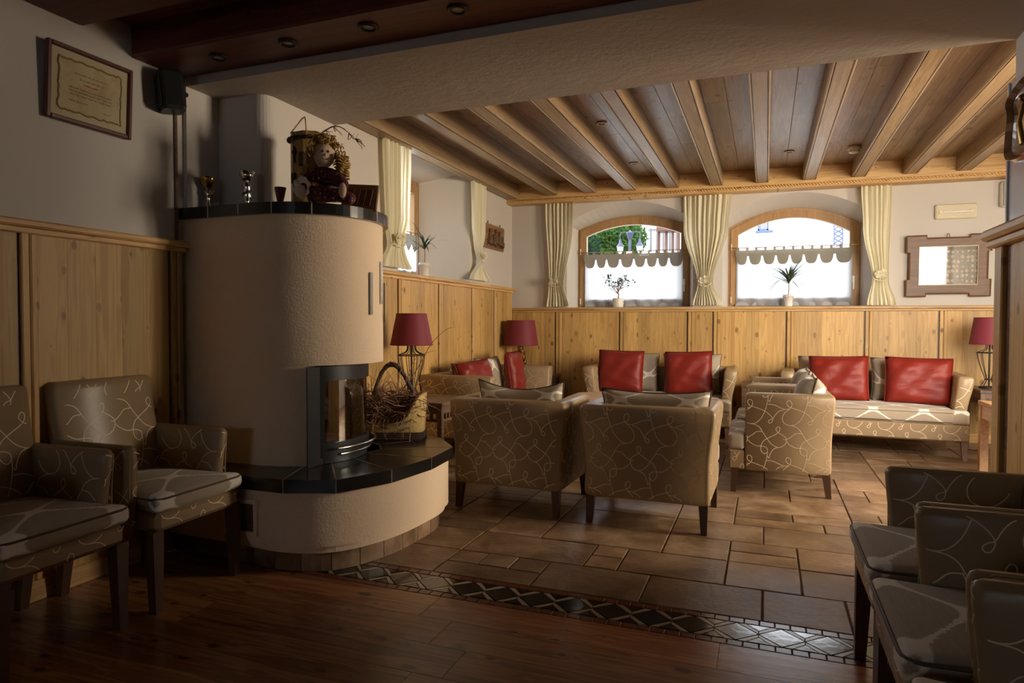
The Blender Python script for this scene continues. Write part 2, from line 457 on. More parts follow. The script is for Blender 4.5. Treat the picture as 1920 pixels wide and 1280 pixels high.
# mosaic border
y0, y1 = 2.584, 2.832; MX0, MX1 = -2.3, 1.02
sq = MB().cbox(-.0268, .0268, -.0205, .0205, -.012, 0, .002).mesh('border_tile', M['mos_red'])
n = int((MX1 - MX0) / .0572)
for k in range(n):
    for yy in (y0 + .021, y1 - .021):
        inst('border_tile', sq, floor, (MX0 + .03 + k * .0572, yy, 0))
def flatpoly(P, h=.012): return MB().prism(P, -h, 0)
pd = .165; yc = (y0 + y1) / 2; hh = .078
dia = flatpoly([(-.079, 0), (0, -hh + .004), (.079, 0), (0, hh - .004)]).mesh('mosaic_diamond', M['mos_black'])
trw = flatpoly([(.006, hh - .002), (.041, .040), (.039 + .034, hh - .002)][::-1]).mesh('mosaic_triangle', M['mos_cream'])
triL = flatpoly([(-.079 + .083, hh - .003), (.041, .043), (.0455, .043), (.0455, .043)][:3]).mesh('mosaic_triangle', M['mos_cream'])
# between two diamonds: two cream triangles and one small dark triangle (apex down)
ca = flatpoly([(.008, hh - .003), (.044, hh - .003), (.026, .056)]).mesh('mosaic_triangle', M['mos_cream'])
cb = flatpoly([(.121, hh - .003), (.157, hh - .003), (.139, .056)]).mesh('mosaic_triangle', M['mos_cream'])
cc = flatpoly([(.034, .0445), (.0825, .003), (.131, .0445), (.0825, .030)]).mesh('mosaic_triangle', M['mos_cream'])
cd = flatpoly([(.042, hh - .003), (.123, hh - .003), (.0825, .030)]).mesh('mosaic_small_triangle', M['mos_black'])
cl = flatpoly([(.008, hh - .003), (.037, hh - .003), (.0805, .025), (.0805, .006)]).mesh('mosaic_triangle', M['mos_cream'])
cr = flatpoly([(.157, hh - .003), (.128, hh - .003), (.0845, .025), (.0845, .006)]).mesh('mosaic_triangle', M['mos_cream'])
for k in range(20):
    x = MX0 + .06 + k * pd
    inst('mosaic_diamond', dia, floor, (x, yc, 0))
    if k == 19: break
    for sg in (0, PI):
        xx = x if sg == 0 else x + pd
        for nm, me in (('mosaic_triangle', cl), ('mosaic_triangle', cr), ('mosaic_small_triangle', cd)):
            inst(nm, me, floor, (xx, yc, 0), (0, 0, sg))
# planks along X
yy = 2.58; rp = random.Random(4)
while yy > -1.6:
    wd = .20; x = XL + rp.uniform(-1.2, 0)
    while x < 1.03:
        L = rp.uniform(1.0, 2.1); a, b = max(x, XL), min(x + L, 1.03)
        if b - a > .05: MB().cbox(a + .0006, b - .0006, yy - wd + .0004, yy - .0004, -.014, 0, .0008).build('plank', M['plank'], floor)
        x += L
    yy -= wd

# ---- walls
def outline(u0, u1, zb, zs, za, n=18):
    """bottom-left, up, over the arch, down, bottom-right"""
    uc, hw = (u0 + u1) / 2, (u1 - u0) / 2
    top = [(u0 + (u1 - u0) * k / n, zs + (za - zs) * (1 - ((u0 + (u1 - u0) * k / n - uc) / hw) ** 2)) for k in range(n + 1)]
    return [(u0, zb)] + top + [(u1, zb)]
def wallface(mb, fn, a0, a1, z0, z1, ops, flip=False):
    def q(*p): mb.add([fn(*t) for t in p], [[0, 1, 2, 3] if not flip else [3, 2, 1, 0]])
    cur = a0
    for o in ops:
        u0, u1, zb = o[0][0], o[-1][0], o[0][1]
        q((cur, z0), (u0, z0), (u0, z1), (cur, z1))
        q((u0, z0), (u1, z0), (u1, zb), (u0, zb))
        t = o[1:-1]
        for k in range(len(t) - 1): q(t[k], t[k + 1], (t[k + 1][0], z1), (t[k][0], z1))
        cur = u1
    q((cur, z0), (a1, z0), (a1, z1), (cur, z1))
def bridge(mb, P, Q, close=True, smooth=False):
    n = len(P); mb.add(list(P) + list(Q), [[i, (i + 1) % n, n + (i + 1) % n, n + i] for i in range(n if close else n - 1)], smooth)
# back wall, two arched niches
SILL = 1.395
F1 = outline(.70, 2.17, SILL, 2.40, 2.63); K1 = outline(.785, 2.125, SILL, 2.35, 2.50)
F2 = outline(2.49, 4.00, SILL, 2.38, 2.63); K2 = outline(2.555, 3.92, SILL, 2.30, 2.50)
ND = .27
mb = MB(); f = lambda d: (lambda u, z: (u, d, z))
wallface(mb, f(0), 0, 7.2, 0, 3.0, [F1, F2]); wallface(mb, f(.42), -.6, 7.8, -.2, 3.2, [K1, K2], True)
for Fo, Ko in ((F1, K1), (F2, K2)):
    bridge(mb, [(u, 0, z) for u, z in Fo], [(u, ND, z) for u, z in Ko]); bridge(mb, [(u, ND, z) for u, z in Ko], [(u, .42, z) for u, z in Ko])
wall_back = struct(mb.build('wall_back', M['plaster'], loc=tuple(B0), rz=TH)); wall_back['label'] = 'white plastered back wall with two arched window niches'
# left wall with deep window niche
FL = outline(4.97, 6.44, 1.62, 2.80, 2.80, 2); KL = outline(5.0, 6.16, 1.62, 2.66, 2.66, 2)
mb = MB(); fx = lambda X: (lambda a, z: (X, a, z))
wallface(mb, fx(XL), -2.6, 8.0, 0, 3.0, [FL], True); wallface(mb, fx(-3.55), -2.6, 8.6, -.2, 3.2, [KL])
bridge(mb, [(XL, a, z) for a, z in FL], [(-3.40, a, z) for a, z in KL]); bridge(mb, [(-3.40, a, z) for a, z in KL], [(-3.55, a, z) for a, z in KL])
wall_left = struct(mb.build('wall_left', M['plaster'])); wall_left['label'] = 'white plastered left wall with a deep window niche'
# far right wall with a tall window, partition pier, walls behind the camera
FR = outline(3.85, 5.6, .85, 2.60, 2.60, 2)
mb = MB(); wallface(mb, fx(3.6), 3.3, 8.3, 0, 3.0, [FR]); wallface(mb, fx(3.85), 3.3, 8.3, -.2, 3.2, [FR], True)
bridge(mb, [(3.6, a, z) for a, z in FR], [(3.85, a, z) for a, z in FR])
wall_right = struct(mb.build('wall_right', M['plaster']))
wp = struct(MB().box(1.03, 1.30, -2.6, 3.60, 0, 3.0).build('wall_partition', M['plaster'])); wp['label'] = 'plastered partition pier beside the right-hand chairs'
FW_ = outline(1.5, 3.2, .5, 2.62, 2.62, 2); mb = MB(); fy = lambda Y: (lambda a, z: (a, Y, z))
wallface(mb, fy(3.60), 1.29, 3.9, 0, 3.0, [FW_], True); wallface(mb, fy(3.35), 1.29, 3.9, -.2, 3.2, [FW_])
bridge(mb, [(a, 3.60, z) for a, z in FW_], [(a, 3.35, z) for a, z in FW_])
struct(mb.build('wall_front', M['plaster']))
fr = MB()
for (a, b, c, d) in ((1.5, 1.56, .5, 2.62), (3.14, 3.2, .5, 2.62), (2.32, 2.38, .56, 2.56), (1.56, 3.14, 2.56, 2.62), (1.56, 3.14, .5, .56)): fr.cbox(a, b, 3.42, 3.49, c, d, .003)
fr = struct(fr.build('window_5', M['winwood']))  # unseen window, added to let the front fill lamp into the lounge
for (a, b) in ((1.56, 2.32), (2.38, 3.14)): MB().box(a, b, 3.45, 3.456, .56, 2.56).build('pane', M['pane'], fr)
FB = outline(-1.7, -.9, 1.35, 1.95, 1.95, 2); mb = MB()
wallface(mb, fy(-2.6), -3.0, 1.3, 0, 3.0, [FB], True); wallface(mb, fy(-2.8), -3.6, 1.3, -.2, 3.2, [FB])
bridge(mb, [(a, -2.6, z) for a, z in FB], [(a, -2.8, z) for a, z in FB])
struct(mb.build('wall_rear', M['plaster']))
fr = MB()
for (a, b, c, d) in ((-1.7, -1.65, 1.35, 1.95), (-.95, -.9, 1.35, 1.95), (-1.65, -.95, 1.90, 1.95), (-1.65, -.95, 1.35, 1.40)): fr.cbox(a, b, -2.74, -2.67, c, d, .003)
fr = struct(fr.build('window_6', M['winwood']))  # small unseen window added behind the camera to brighten the front room
MB().box(-1.65, -.95, -2.71, -2.704, 1.40, 1.90).build('pane', M['pane'], fr)
# chimney breast and corner pilaster
cr_ = [(-2.60 - .07 + .07 * sin(a), 2.96 + .07 - .07 * cos(a)) for a in [PI / 2 * k / 6 for k in range(7)]]
wc = struct(MB().prism([(XL, 2.96)] + cr_ + [(-2.60, 3.66), (XL, 3.66)], 0, 2.47).build('wall_chimney', M['plaster'])); wc['label'] = 'plastered chimney breast with a rounded corner above the stove'
struct(MB().box(XL, -2.925, 2.735, 2.96, 0, 2.47).build('wall_pilaster', M['plaster']))
beam = struct(MB().box(XL - .01, 1.04, 2.735, 3.60, 2.47, 3.05).build('trim_1', M['soffit'])); beam['label'] = 'wide plastered beam dividing the two ceilings'
# wainscot of the back wall
JU = [.0, .563, 1.341, 2.115, 2.395, 3.161, 3.926, 4.608, 5.35, 6.1, 6.9]
rw = random.Random(5)
for a, b in zip(JU[:-1], JU[1:]):
    u = a + (.008 if a else 0)
    if a:
        MB().cbox(u, u + .034, -.030, 0, .09, 1.34, .004).cbox(u + .036, u + .07, -.034, 0, .09, 1.34, .006).build('wainscot_batten', M['pine_y'], wall_back); u += .072
    nb = max(1, round((b - u) / .14)); wb = (b - .008 - u) / nb
    for k in range(nb): MB().cbox(u + k * wb, u + (k + 1) * wb - .0002, -.022, 0, .09, 1.34, .0007).build('wainscot_board', M['pine_y'], wall_back)
    MB().box(b - .008, b + .006, -.012, 0, .09, 1.34).build('wainscot_groove', M['darkwood'], wall_back)
MB().cbox(-.0, 6.9, -.055, .0, 1.362, 1.392, .006).cbox(0, 6.9, -.040, 0, 1.338, 1.362, .004).build('wainscot_rail', M['pine_ry'], wall_back)
struct(MB().cbox(0, 6.9, -.03, 0, 0, .09, .004).build('baseboard_back', M['pine_ry'], wall_back))
# wainscot of the left wall
segs = [(0.2, 2.70, [.36, 1.11, 1.867, 2.62]), (3.68, 7.66, [4.19, 4.934, 5.683, 6.447, 7.071])]
for s0, s1, js in segs:
    ed = [s0] + js + [s1]
    for k in range(len(ed) - 1):
        y = ed[k]
        if k:
            MB().cbox(XL, XL + .030, y + .004, y + .036, .09, 1.58, .004).cbox(XL, XL + .034, y + .038, y + .068, .09, 1.58, .006).build('wainscot_batten', M['pine_x'], wall_left)
            y += .07
        e = ed[k + 1]
        nb = max(1, round((e - y) / .15)); wb = (e - .012 - y) / nb
        if wb < .02: continue
        for q in range(nb): MB().cbox(XL, XL + .022, y + q * wb, y + (q + 1) * wb - .0002, .09, 1.58, .0007).build('wainscot_board', M['pine_x'], wall_left)
        MB().box(XL, XL + .012, e - .012, e + .004, .09, 1.58).build('wainscot_groove', M['darkwood'], wall_left)
    MB().cbox(XL, XL + .060, s0, s1 + .03, 1.602, 1.634, .008).cbox(XL, XL + .042, s0, s1 + .015, 1.576, 1.602, .005).build('wainscot_rail', M['pine_rx'], wall_left)
    struct(MB().cbox(XL, XL + .03, s0, s1, 0, .09, .004).build('baseboard_left', M['pine_rx'], wall_left))
MB().cbox(-3.40, XL + .02, 5.0, 6.16, 1.60, 1.632, .003).build('window_sill', M['pine_rx'], wall_left)
# wainscot of the partition
for k in range(8):
    y = 3.52 - k * .17
    MB().cbox(1.005, 1.03, y - .17, y - .001, .09, 1.56, .0015).build('wainscot_board', M['pine_x'], wp)
MB().cbox(.992, 1.03, 3.60, 3.70, .0, 1.56, .006).cbox(1.0, 1.03, 3.66, 3.72, 0, 1.56, .004).build('corner_trim', M['pine_x'], wp)
MB().box(1.015, 1.03, 3.52, 3.60, .0, 1.56).build('corner_groove', M['darkwood'], wp)
MB().cbox(.945, 1.03, 1.9, 3.755, 1.59, 1.640, .014).cbox(.965, 1.03, 1.9, 3.735, 1.555, 1.59, .008).build('wainscot_rail', M['pine_rx'], wp)
# ---- lounge ceiling
ceil = struct(MB().box(-3.0, 4.3, 3.58, 8.2, 2.885, 3.0).build('ceiling', M['pine_ceil'])); ceil['label'] = 'pine ceiling with closely set beams over the lounge'
bc = [-2.382 + k * .4657 for k in range(14)]
def beamsec(w, h):
    a = w / 2
    return [(-a, h), (-a, .012), (-a + .003, .004), (-a + .010, 0), (-a + .016, .004), (-a + .018, .010), (-a + .021, .010), (-a + .022, .001), (a - .022, .001), (a - .021, .010), (a - .018, .010), (a - .016, .004), (a - .010, 0), (a - .003, .004), (a, .012), (a, h)]
def yend(x): return 7.7 + (x - XL) * math.tan(TH)
for x in bc:
    MB().prism([(x + p, 2.715 + q) for p, q in beamsec(.135, .165)], 3.55, yend(x) - .1, 'y').build('ceiling_beam', M['pine_beam'], ceil)
MB().prism([(-2.875 + p, 2.695 + q) for p, q in beamsec(.15, .185)], 3.55, yend(-2.9) - .02, 'y').build('ceiling_beam', M['pine_beam'], ceil)
rc = random.Random(9)
edges = [-2.80] + [v for x in bc for v in (x - .0675, x + .0675)] + [4.2]
for k in range(0, len(edges), 2):
    a, b = edges[k], edges[k + 1]; nb = 2
    for q in range(nb):
        u0, u1 = a + (b - a) * q / nb, a + (b - a) * (q + 1) / nb
        cut = rc.uniform(4.6, 7.0)
        for (c0, c1) in ((3.58, cut), (cut, 8.0)):
            MB().cbox(u0 + .0006, u1 - .0006, c0 + .0006, c1 - .0006, 2.862 + rc.uniform(0, .003), 2.888, .002).build('ceiling_board', M['pine_ceil'], ceil)
tim = MB().cbox(-.10, 7.1, -.185, .0, 2.64, 2.87, .008).build('ceiling_timber', M['pine_ry'], wall_back)
mb = MB()
for ph in (0, PI):
    mb.tube([(.10 + t * .0085, -.190 + .009 * cos(t * .9 + ph), 2.672 + .009 * sin(t * .9 + ph)) for t in range(640)], .007, 5)
mb.build('rope_moulding', M['pine_ry'], tim)
# ---- dark ceiling over the front room
ceil2 = struct(MB().box(-3.0, 1.3, -2.7, 2.75, 2.70, 2.9).build('ceiling', M['oldwood'])); ceil2['label'] = 'dark stained beamed ceiling over the front room'
for (a, b, z) in ((2.42, 2.735, 2.512), (1.84, 2.18, 2.56), (1.15, 1.50, 2.56), (.45, .80, 2.56), (-.25, .1, 2.56), (-1.0, -.65, 2.56), (-1.8, -1.45, 2.56)):
    MB().cbox(XL, 1.03, a, b, z, 2.70, .012).build('ceiling_beam', M['oldwood'], ceil2)
yb = 2.42
for (a, b) in ((2.18, 2.42), (1.5, 1.84), (.8, 1.15)):
    for k in range(2): MB().cbox(XL, 1.03, a + (b - a) * k / 2 + .001, a + (b - a) * (k + 1) / 2 - .001, 2.665, 2.70, .004).build('ceiling_board', M['oldwood'], ceil2)

# ---- windows
def ringframe(mb, O, I, y0, y1):
    P = lambda L, y: [(u, y, z) for u, z in L]
    bridge(mb, P(O, y0), P(I, y0)); bridge(mb, P(I, y0), P(I, y1)); bridge(mb, P(I, y1), P(O, y1)); bridge(mb, P(O, y1), P(O, y0))
    return mb
def shrink(o, d): return outline(o[0][0] + d, o[-1][0] - d, o[0][1] + d, o[1][1] - d * .75, max(p[1] for p in o) - d, len(o) - 3)
def arched_window(idx, K, label, hinge_left=True):
    k1 = shrink(K, .028); k1b = shrink(K, .024); k2 = shrink(K, .105)
    fr = struct(ringframe(MB(), K, k1, ND - .015, ND + .07).build(f'window_{idx}', M['winwood'], loc=tuple(B0), rz=TH, merge=True)); fr['label'] = label
    sash = ringframe(MB(), k1b, k2, ND - .03, ND + .045).build('sash', M['winwood'], fr, merge=True)
    mb = MB(); pl = [(u, ND + .01, z) for u, z in k2]; mb.add(pl, [list(range(len(pl)))[::-1]])
    mb.add([(p[0], p[1] + .006, p[2]) for p in pl], [list(range(len(pl)))]); mb.build('pane', M['pane'], fr)
    for zz in (1.44, 2.05):
        MB().lathe([(.007, 0), (.007, .07)], 8, (K[0][0] + .03, ND - .035, zz)).build('hinge', M['white'], fr)
    hx = K[-1][0] - .065
    MB().cbox(hx - .012, hx + .012, ND - .042, ND - .028, 1.66, 1.73, .003).cbox(hx - .008, hx + .008, ND - .06, ND - .045, 1.58, 1.71, .004).build('handle', M['white'], fr)
    return fr
arched_window(1, K1, 'arched larch window looking onto the garden lamp')
arched_window(2, K2, 'arched larch window nearer the framed picture')
# window of the left niche (plane X = -3.40)
def side_window(idx, X, O, sgn, label, mull=True):
    fr = MB(); a0, a1, z0, z1 = O[0][0], O[-1][0], O[0][1], O[1][1]
    def bar(mb, y0, y1, q0, q1, x0, x1): mb.cbox(min(x0, x1), max(x0, x1), y0, y1, q0, q1, .003)
    x0, x1 = X, X + sgn * .07
    for (p, q, r_, s_) in ((a0, a0 + .05, z0, z1), (a1 - .05, a1, z0, z1), (a0 + .05, a1 - .05, z1 - .05, z1), (a0 + .05, a1 - .05, z0, z0 + .04)): bar(fr, p, q, r_, s_, x0, x1)
    o = struct(fr.build(f'window_{idx}', M['winwood'])); o['label'] = label
    mid = (a0 + a1) / 2
    for (b0, b1) in ((a0 + .05, mid), (mid, a1 - .05)):
        s = MB(); xa, xb = X - sgn * .012, X + sgn * .05
        for (p, q, r_, s_) in ((b0, b0 + .07, z0 + .04, z1 - .05), (b1 - .07, b1, z0 + .04, z1 - .05), (b0 + .07, b1 - .07, z1 - .13, z1 - .05), (b0 + .07, b1 - .07, z0 + .04, z0 + .12)): bar(s, p, q, r_, s_, xa, xb)
        s.build('sash', M['winwood'], o)
        xm = X + sgn * .02
        MB().box(min(xm, xm + .006), max(xm, xm + .006), b0 + .07, b1 - .07, z0 + .12, z1 - .13).build('pane', M['pane'], o)
    return o
side_window(3, -3.40, KL, -1, 'larch casement window at the back of the left niche')
side_window(4, 3.65, FR, 1, 'tall casement window of the right-hand wall')

# ================================================================== STOVE
HC = (-2.46, 3.13)
def hood_outline(R, yf, n=28, close_y=3.66):
    """flat front from the wall, then round the corner to the back"""
    c = HC; pts = [(XL, yf)]
    a0 = -PI / 2; a1 = math.radians(78)
    ry = c[1] - yf
    for k in range(n + 1):
        a = a0 + (a1 - a0) * k / n
        rr = ry + (R - ry) * sm(-PI / 2, -.3, a)
        pts.append((c[0] + rr * cos(a), c[1] + rr * sin(a)))
    pts.append((-2.62, close_y)); pts.append((XL, close_y))
    return pts
HO = hood_outline(.432, 2.722)
stove = thing('tiled_stove', 'rounded plastered tiled stove with curved glass door and black ledge', 'stove', (-2.3, 3.1, 0))
SO = Vector((-2.3, 3.1, 0))
def sb(mb, name, mat, parent=stove, **k):
    mb.v = [(p[0] - SO.x, p[1] - SO.y, p[2]) for p in mb.v]
    return mb.build(name, mat, parent, **k)
def rounded_prism(poly, z0, z1, r=.012, bot=True):
    c = (sum(p[0] for p in poly) / len(poly), sum(p[1] for p in poly) / len(poly))
    def ins(d): return [(p[0] + (c[0] - p[0]) * d / max(.1, math.hypot(p[0] - c[0], p[1] - c[1])), p[1] + (c[1] - p[1]) * d / max(.1, math.hypot(p[0] - c[0], p[1] - c[1]))) for p in poly]
    lv = ([(z0, r), (z0 + r * .3, r * .3), (z0 + r, 0)] if bot else [(z0, 0)]) + [(z1, 0)]
    return MB().loft([[(x, y, z) for x, y in ins(d)] for z, d in lv], True, True)
# hood above the fire door, cheek wall left of the door
sb(rounded_prism(HO, .98, 1.755, .0025), 'hood', M['stucco'])
ck = [p for p in HO if p[0] <= -2.15 and p[1] < 2.85]
sb(MB().prism(ck + [(-2.15, 2.80), (-2.24, 2.86), (XL, 2.86)], .46, .9805, smooth=True), 'cheek_wall', M['stucco'])
# upper ledge of black tiles
LO = hood_outline(.462, 2.698, 34)
front = [p for p in LO[:-2]]
def walk(poly, step):
    P = [np.array(p) for p in poly]; out = [P[0]]; acc = 0
    L = [np.linalg.norm(P[i + 1] - P[i]) for i in range(len(P) - 1)]; tot = sum(L); n = round(tot / step)
    res = []
    for k in range(n + 1):
        s = tot * k / n; i = 0
        while i < len(L) - 1 and s > L[i]: s -= L[i]; i += 1
        res.append(P[i] + (P[i + 1] - P[i]) * min(1, s / max(L[i], 1e-9)))
    return res, tot
def arc_slice(poly, s0, s1, m=5):
    P = [np.array(p) for p in poly]; L = [np.linalg.norm(P[i + 1] - P[i]) for i in range(len(P) - 1)]
    def at(s):
        i = 0
        while i < len(L) - 1 and s > L[i]: s -= L[i]; i += 1
        return P[i] + (P[i + 1] - P[i]) * min(1, s / max(L[i], 1e-9))
    return [at(s0 + (s1 - s0) * k / m) for k in range(m + 1)]
tot = sum(math.dist(front[i], front[i + 1]) for i in range(len(front) - 1))
sb(MB().prism([(x * .985 + HC[0] * .015, y * .985 + HC[1] * .015) for x, y in LO[1:-2]] + [(-2.62, 3.65), (XL, 3.65), (XL, 2.72)], 1.757, 1.808), 'ledge_core', M['groutline'])
nt = 9
for k in range(nt):
    s0, s1 = tot * k / nt + .003, tot * (k + 1) / nt - .003
    o = arc_slice(front, s0, s1); ic = np.array([-2.62, 3.25])
    inn = [p + (ic - p) * (.2 / max(.21, np.linalg.norm(ic - p))) for p in o]
    sb(MB().prism([tuple(p) for p in o] + [tuple(p) for p in inn[::-1]], 1.755, 1.814), 'ledge_tile', M['blacktile'])
for k in range(1, nt):
    o = arc_slice(front, tot * k / nt - .003, tot * k / nt + .003, 1); inn = [p + (ic - p) * (.2 / max(.21, np.linalg.norm(ic - p))) for p in o]
    sb(MB().prism([tuple(p) for p in o] + [tuple(p) for p in inn[::-1]], 1.7555, 1.8136), 'grout_joint', M['groutline'])
inner = arc_slice(front, 0, tot, 24); ic = np.array([-2.62, 3.25]); inn = [p + (ic - p) * (.204 / max(.21, np.linalg.norm(ic - p))) for p in inner]
sb(MB().prism([tuple(p) for p in inn] + [(-2.60, 3.64), (XL, 3.64)], 1.76, 1.813), 'ledge_top', M['blacktile'])
# bench base
bench = [(XL, 2.575), (-2.42, 2.545), (-2.13, 2.535), (-1.905, 2.635), (-1.77, 2.885), (-1.725, 3.215), (-1.755, 3.53), (-1.97, 3.78), (-2.32, 3.93), (XL, 3.97)]
bs = [tuple(p) for p in catmull(bench, 6)]
bs2 = [(XL, 2.575)] + bs[1:-1] + [(XL, 3.97)]
sb(MB().prism(bs2, .135, .405, smooth=True), 'bench_wall', M['stucco'])
def inset(poly, d, c=(-2.4, 3.2)): return [(p[0] if p[0] <= XL + .01 else p[0] + (c[0] - p[0]) * d / math.dist(p, c), p[1] + (c[1] - p[1]) * d / math.dist(p, c)) for p in poly]
sb(MB().prism(inset(bs2, .022), .10, .14), 'bench_lip', M['stucco'])
sb(MB().prism(inset(bs2, .075), 0.002, .10), 'plinth_core', M['grout'])
pl = inset(bs2, .055); tot2 = sum(math.dist(pl[i], pl[i + 1]) for i in range(len(pl) - 1)); npt = 22
for k in range(npt):
    o = arc_slice(pl, tot2 * k / npt + .002, tot2 * (k + 1) / npt - .002, 3); c = np.array([-2.4, 3.2])
    q = [p + (c - p) * (.03 / np.linalg.norm(c - p)) for p in o]
    sb(MB().prism([tuple(p) for p in o] + [tuple(p) for p in q[::-1]], .001, .10), 'plinth_tile', M['tile'])
# bench slab: faceted ring of black tiles
SP = [(XL, 2.545), (-2.44, 2.505), (-2.11, 2.505), (-1.877, 2.596), (-1.742, 2.873), (-1.699, 3.216), (-1.73, 3.545), (-1.95, 3.81), (-2.32, 3.965), (XL, 4.0)]
sb(MB().prism([(p[0] + (-2.4 - p[0]) * .003, p[1] + (3.2 - p[1]) * .003) for p in SP], .402, .4635), 'slab_core', M['groutline'])
cpt = np.array([-2.36, 3.20])
def toward(p, d): p = np.array(p); v = cpt - p; return p + v * (d / np.linalg.norm(v))
for a, b in zip(SP[:-1], SP[1:]):
    a, b = np.array(a), np.array(b); t = (b - a) / np.linalg.norm(b - a) * .0032
    a_, b_ = a + t, b - t; ia, ib = toward(a_, .20), toward(b_, .20)
    ia, ib = ia + t, ib - t
    sb(MB().prism([tuple(a_), tuple(b_), tuple(ib), tuple(ia)], .400, .465), 'slab_tile', M['blacktile'])
    ja, jb = toward(a_, .204) + t, toward(b_, .204) - t; ka, kb = toward(a_, .42), toward(b_, .42)
    m0, m1 = (ja + jb) / 2, (ka + kb) / 2
    sb(MB().prism([tuple(ja), tuple(jb), tuple(kb), tuple(ka)], .41, .464), 'slab_tile', M['blacktile'])
sb(MB().prism([tuple(toward(p, .424)) for p in SP], .41, .4635), 'slab_tile', M['blacktile'])
# fire insert: jamb, curved door frame, glass, handle rail
DC = (-2.44, 3.06); DR = .37
def dp(a, r=DR): return (DC[0] + r * cos(a), DC[1] + r * sin(a))
a0, a1 = math.radians(-38), math.radians(62)
def curved(z0, z1, aa, ab, r0, r1, n=44):
    o = [dp(aa + (ab - aa) * k / n, r1) for k in range(n + 1)]; i = [dp(ab - (ab - aa) * k / n, r0) for k in range(n + 1)]
    return MB().prism(o + i, z0, z1)
sb(MB().box(-2.152, -2.146, 2.735, 2.86, .466, .975), 'door_jamb', M['blackmetal'])
door = sb(curved(.90, .975, a0, a1, DR - .03, DR), 'door_frame', M['blackmetal'])
d2 = curved(.50, .575, a0, a1, DR - .03, DR); d3 = curved(.575, .90, a0, a0 + .075, DR - .03, DR); d4 = curved(.575, .90, a1 - .12, a1, DR - .03, DR)
for d_ in (d2, d3, d4):
    mo = sb(d_, 'door_frame', M['blackmetal'])
sb(curved(.466, .50, a0 - .02, a1, DR - .05, DR - .012), 'insert_base', M['blackmetal'])
sb(curved(.575, .90, a0 + .075, a1 - .12, DR - .018, DR - .012, 44), 'door_glass', M['stoveglass'])
# firebox behind the glass
fb = MB(); P = [dp(a0 + .02, DR - .05), (-2.70, 2.83), (-2.80, 3.06), (-2.70, 3.42), dp(a1 - .02, DR - .05)]
bridge(fb, [(x, y, .50) for x, y in P], [(x, y, .975) for x, y in P], False)
fb.prism([dp(a0, DR - .05)] + P[1:-1] + [dp(a1, DR - .05)] + [dp(a1 - (a1 - a0) * k / 8, DR - .05) for k in range(1, 8)], .50, .51)
sb(fb, 'firebox', flat('firebrick', (.30, .21, .13), .8, var=.3, bscale=8))
hr = [(*dp(a0 + .22 + (a1 - .2 - a0 - .22) * k / 18, DR + .035), .548) for k in range(19)]
sb(MB().tube(hr, .0075, 8), 'door_rail', M['chrome'])
for k in (3, 15):
    p = hr[k]; q = dp(a0 + .22 + (a1 - .2 - a0 - .22) * k / 18, DR - .005)
    sb(MB().tube([p, (*q, .535)], .008, 6), 'rail_bracket', M['blackmetal'])
sb(MB().tube([(*dp(a0 + .3 + .9 * k / 12, DR + .012), .512) for k in range(13)], .006, 6), 'air_slider', M['chrome'])
lg = MB(); lg.tube([(-2.46, 2.93, .555), (-2.36, 3.0, .56), (-2.22, 3.10, .55)], [.04, .045, .035], 8)
log_ = lg.build('firewood_log', M['twig']); log_.data.materials[0] = flat('split_log', (.38, .19, .075), .8, var=.4, bscale=15); tag(log_, 'split log lying behind the curved stove glass', 'log')
# trim bars on the hood
for (px, a, z0, z1, m) in ((0, -.02, 1.247, 1.478, 'steel'), (1, .28, 1.31, 1.548, 'chrome'), (2, .50, 1.21, 1.435, 'steel')):
    r = .436; p = (HC[0] + r * cos(a), HC[1] + r * sin(a)); t = (-sin(a), cos(a)); nn = (cos(a), sin(a)); hw = .011 if px != 1 else .008
    q = [(p[0] - t[0] * hw, p[1] - t[1] * hw), (p[0] + t[0] * hw, p[1] + t[1] * hw), (p[0] + t[0] * hw + nn[0] * .008, p[1] + t[1] * hw + nn[1] * .008), (p[0] - t[0] * hw + nn[0] * .008, p[1] - t[1] * hw + nn[1] * .008)]
    sb(MB().prism(q, z0, z1), 'trim_bar', M[m])
# air grille on the bench front
gv = sb(MB(), 'x', M['stucco']) if False else None
gx0, gx1, gy = -2.475, -2.30, 2.536
gm = MB()
for (p, q, r_, s_) in ((gx0 - .02, gx0, .17, .345), (gx1, gx1 + .02, .17, .345), (gx0, gx1, .325, .345), (gx0, gx1, .17, .19)): gm.cbox(p, q, gy - .02, gy + .01, r_, s_, .003)
gr = sb(gm, 'air_grille', M['stucco'])
o = MB().box(gx0 - SO.x, gx1 - SO.x, gy - .004 - SO.y, gy + .004 - SO.y, .19, .325).build('grille_backing', M['blackplastic'], gr)
for k in range(9):
    z = .195 + k * .0146
    MB().add([(gx0 - SO.x, gy - .004 - SO.y, z + .009), (gx1 - SO.x, gy - .004 - SO.y, z + .009), (gx1 - SO.x, gy - .015 - SO.y, z), (gx0 - SO.x, gy - .015 - SO.y, z),
              (gx0 - SO.x, gy - .004 - SO.y, z + .007), (gx1 - SO.x, gy - .004 - SO.y, z + .007), (gx1 - SO.x, gy - .015 - SO.y, z - .002), (gx0 - SO.x, gy - .015 - SO.y, z - .002)],
             [[3, 2, 1, 0], [4, 5, 6, 7], [2, 3, 7, 6]]).build('grille_slat', M['darkwood'], gr)
MB().cbox((gx0 + gx1) / 2 - .002 - SO.x, (gx0 + gx1) / 2 + .002 - SO.x, gy - .018 - SO.y, gy - .012 - SO.y, .19, .325, .001).build('grille_bar', M['darkwood'], gr)

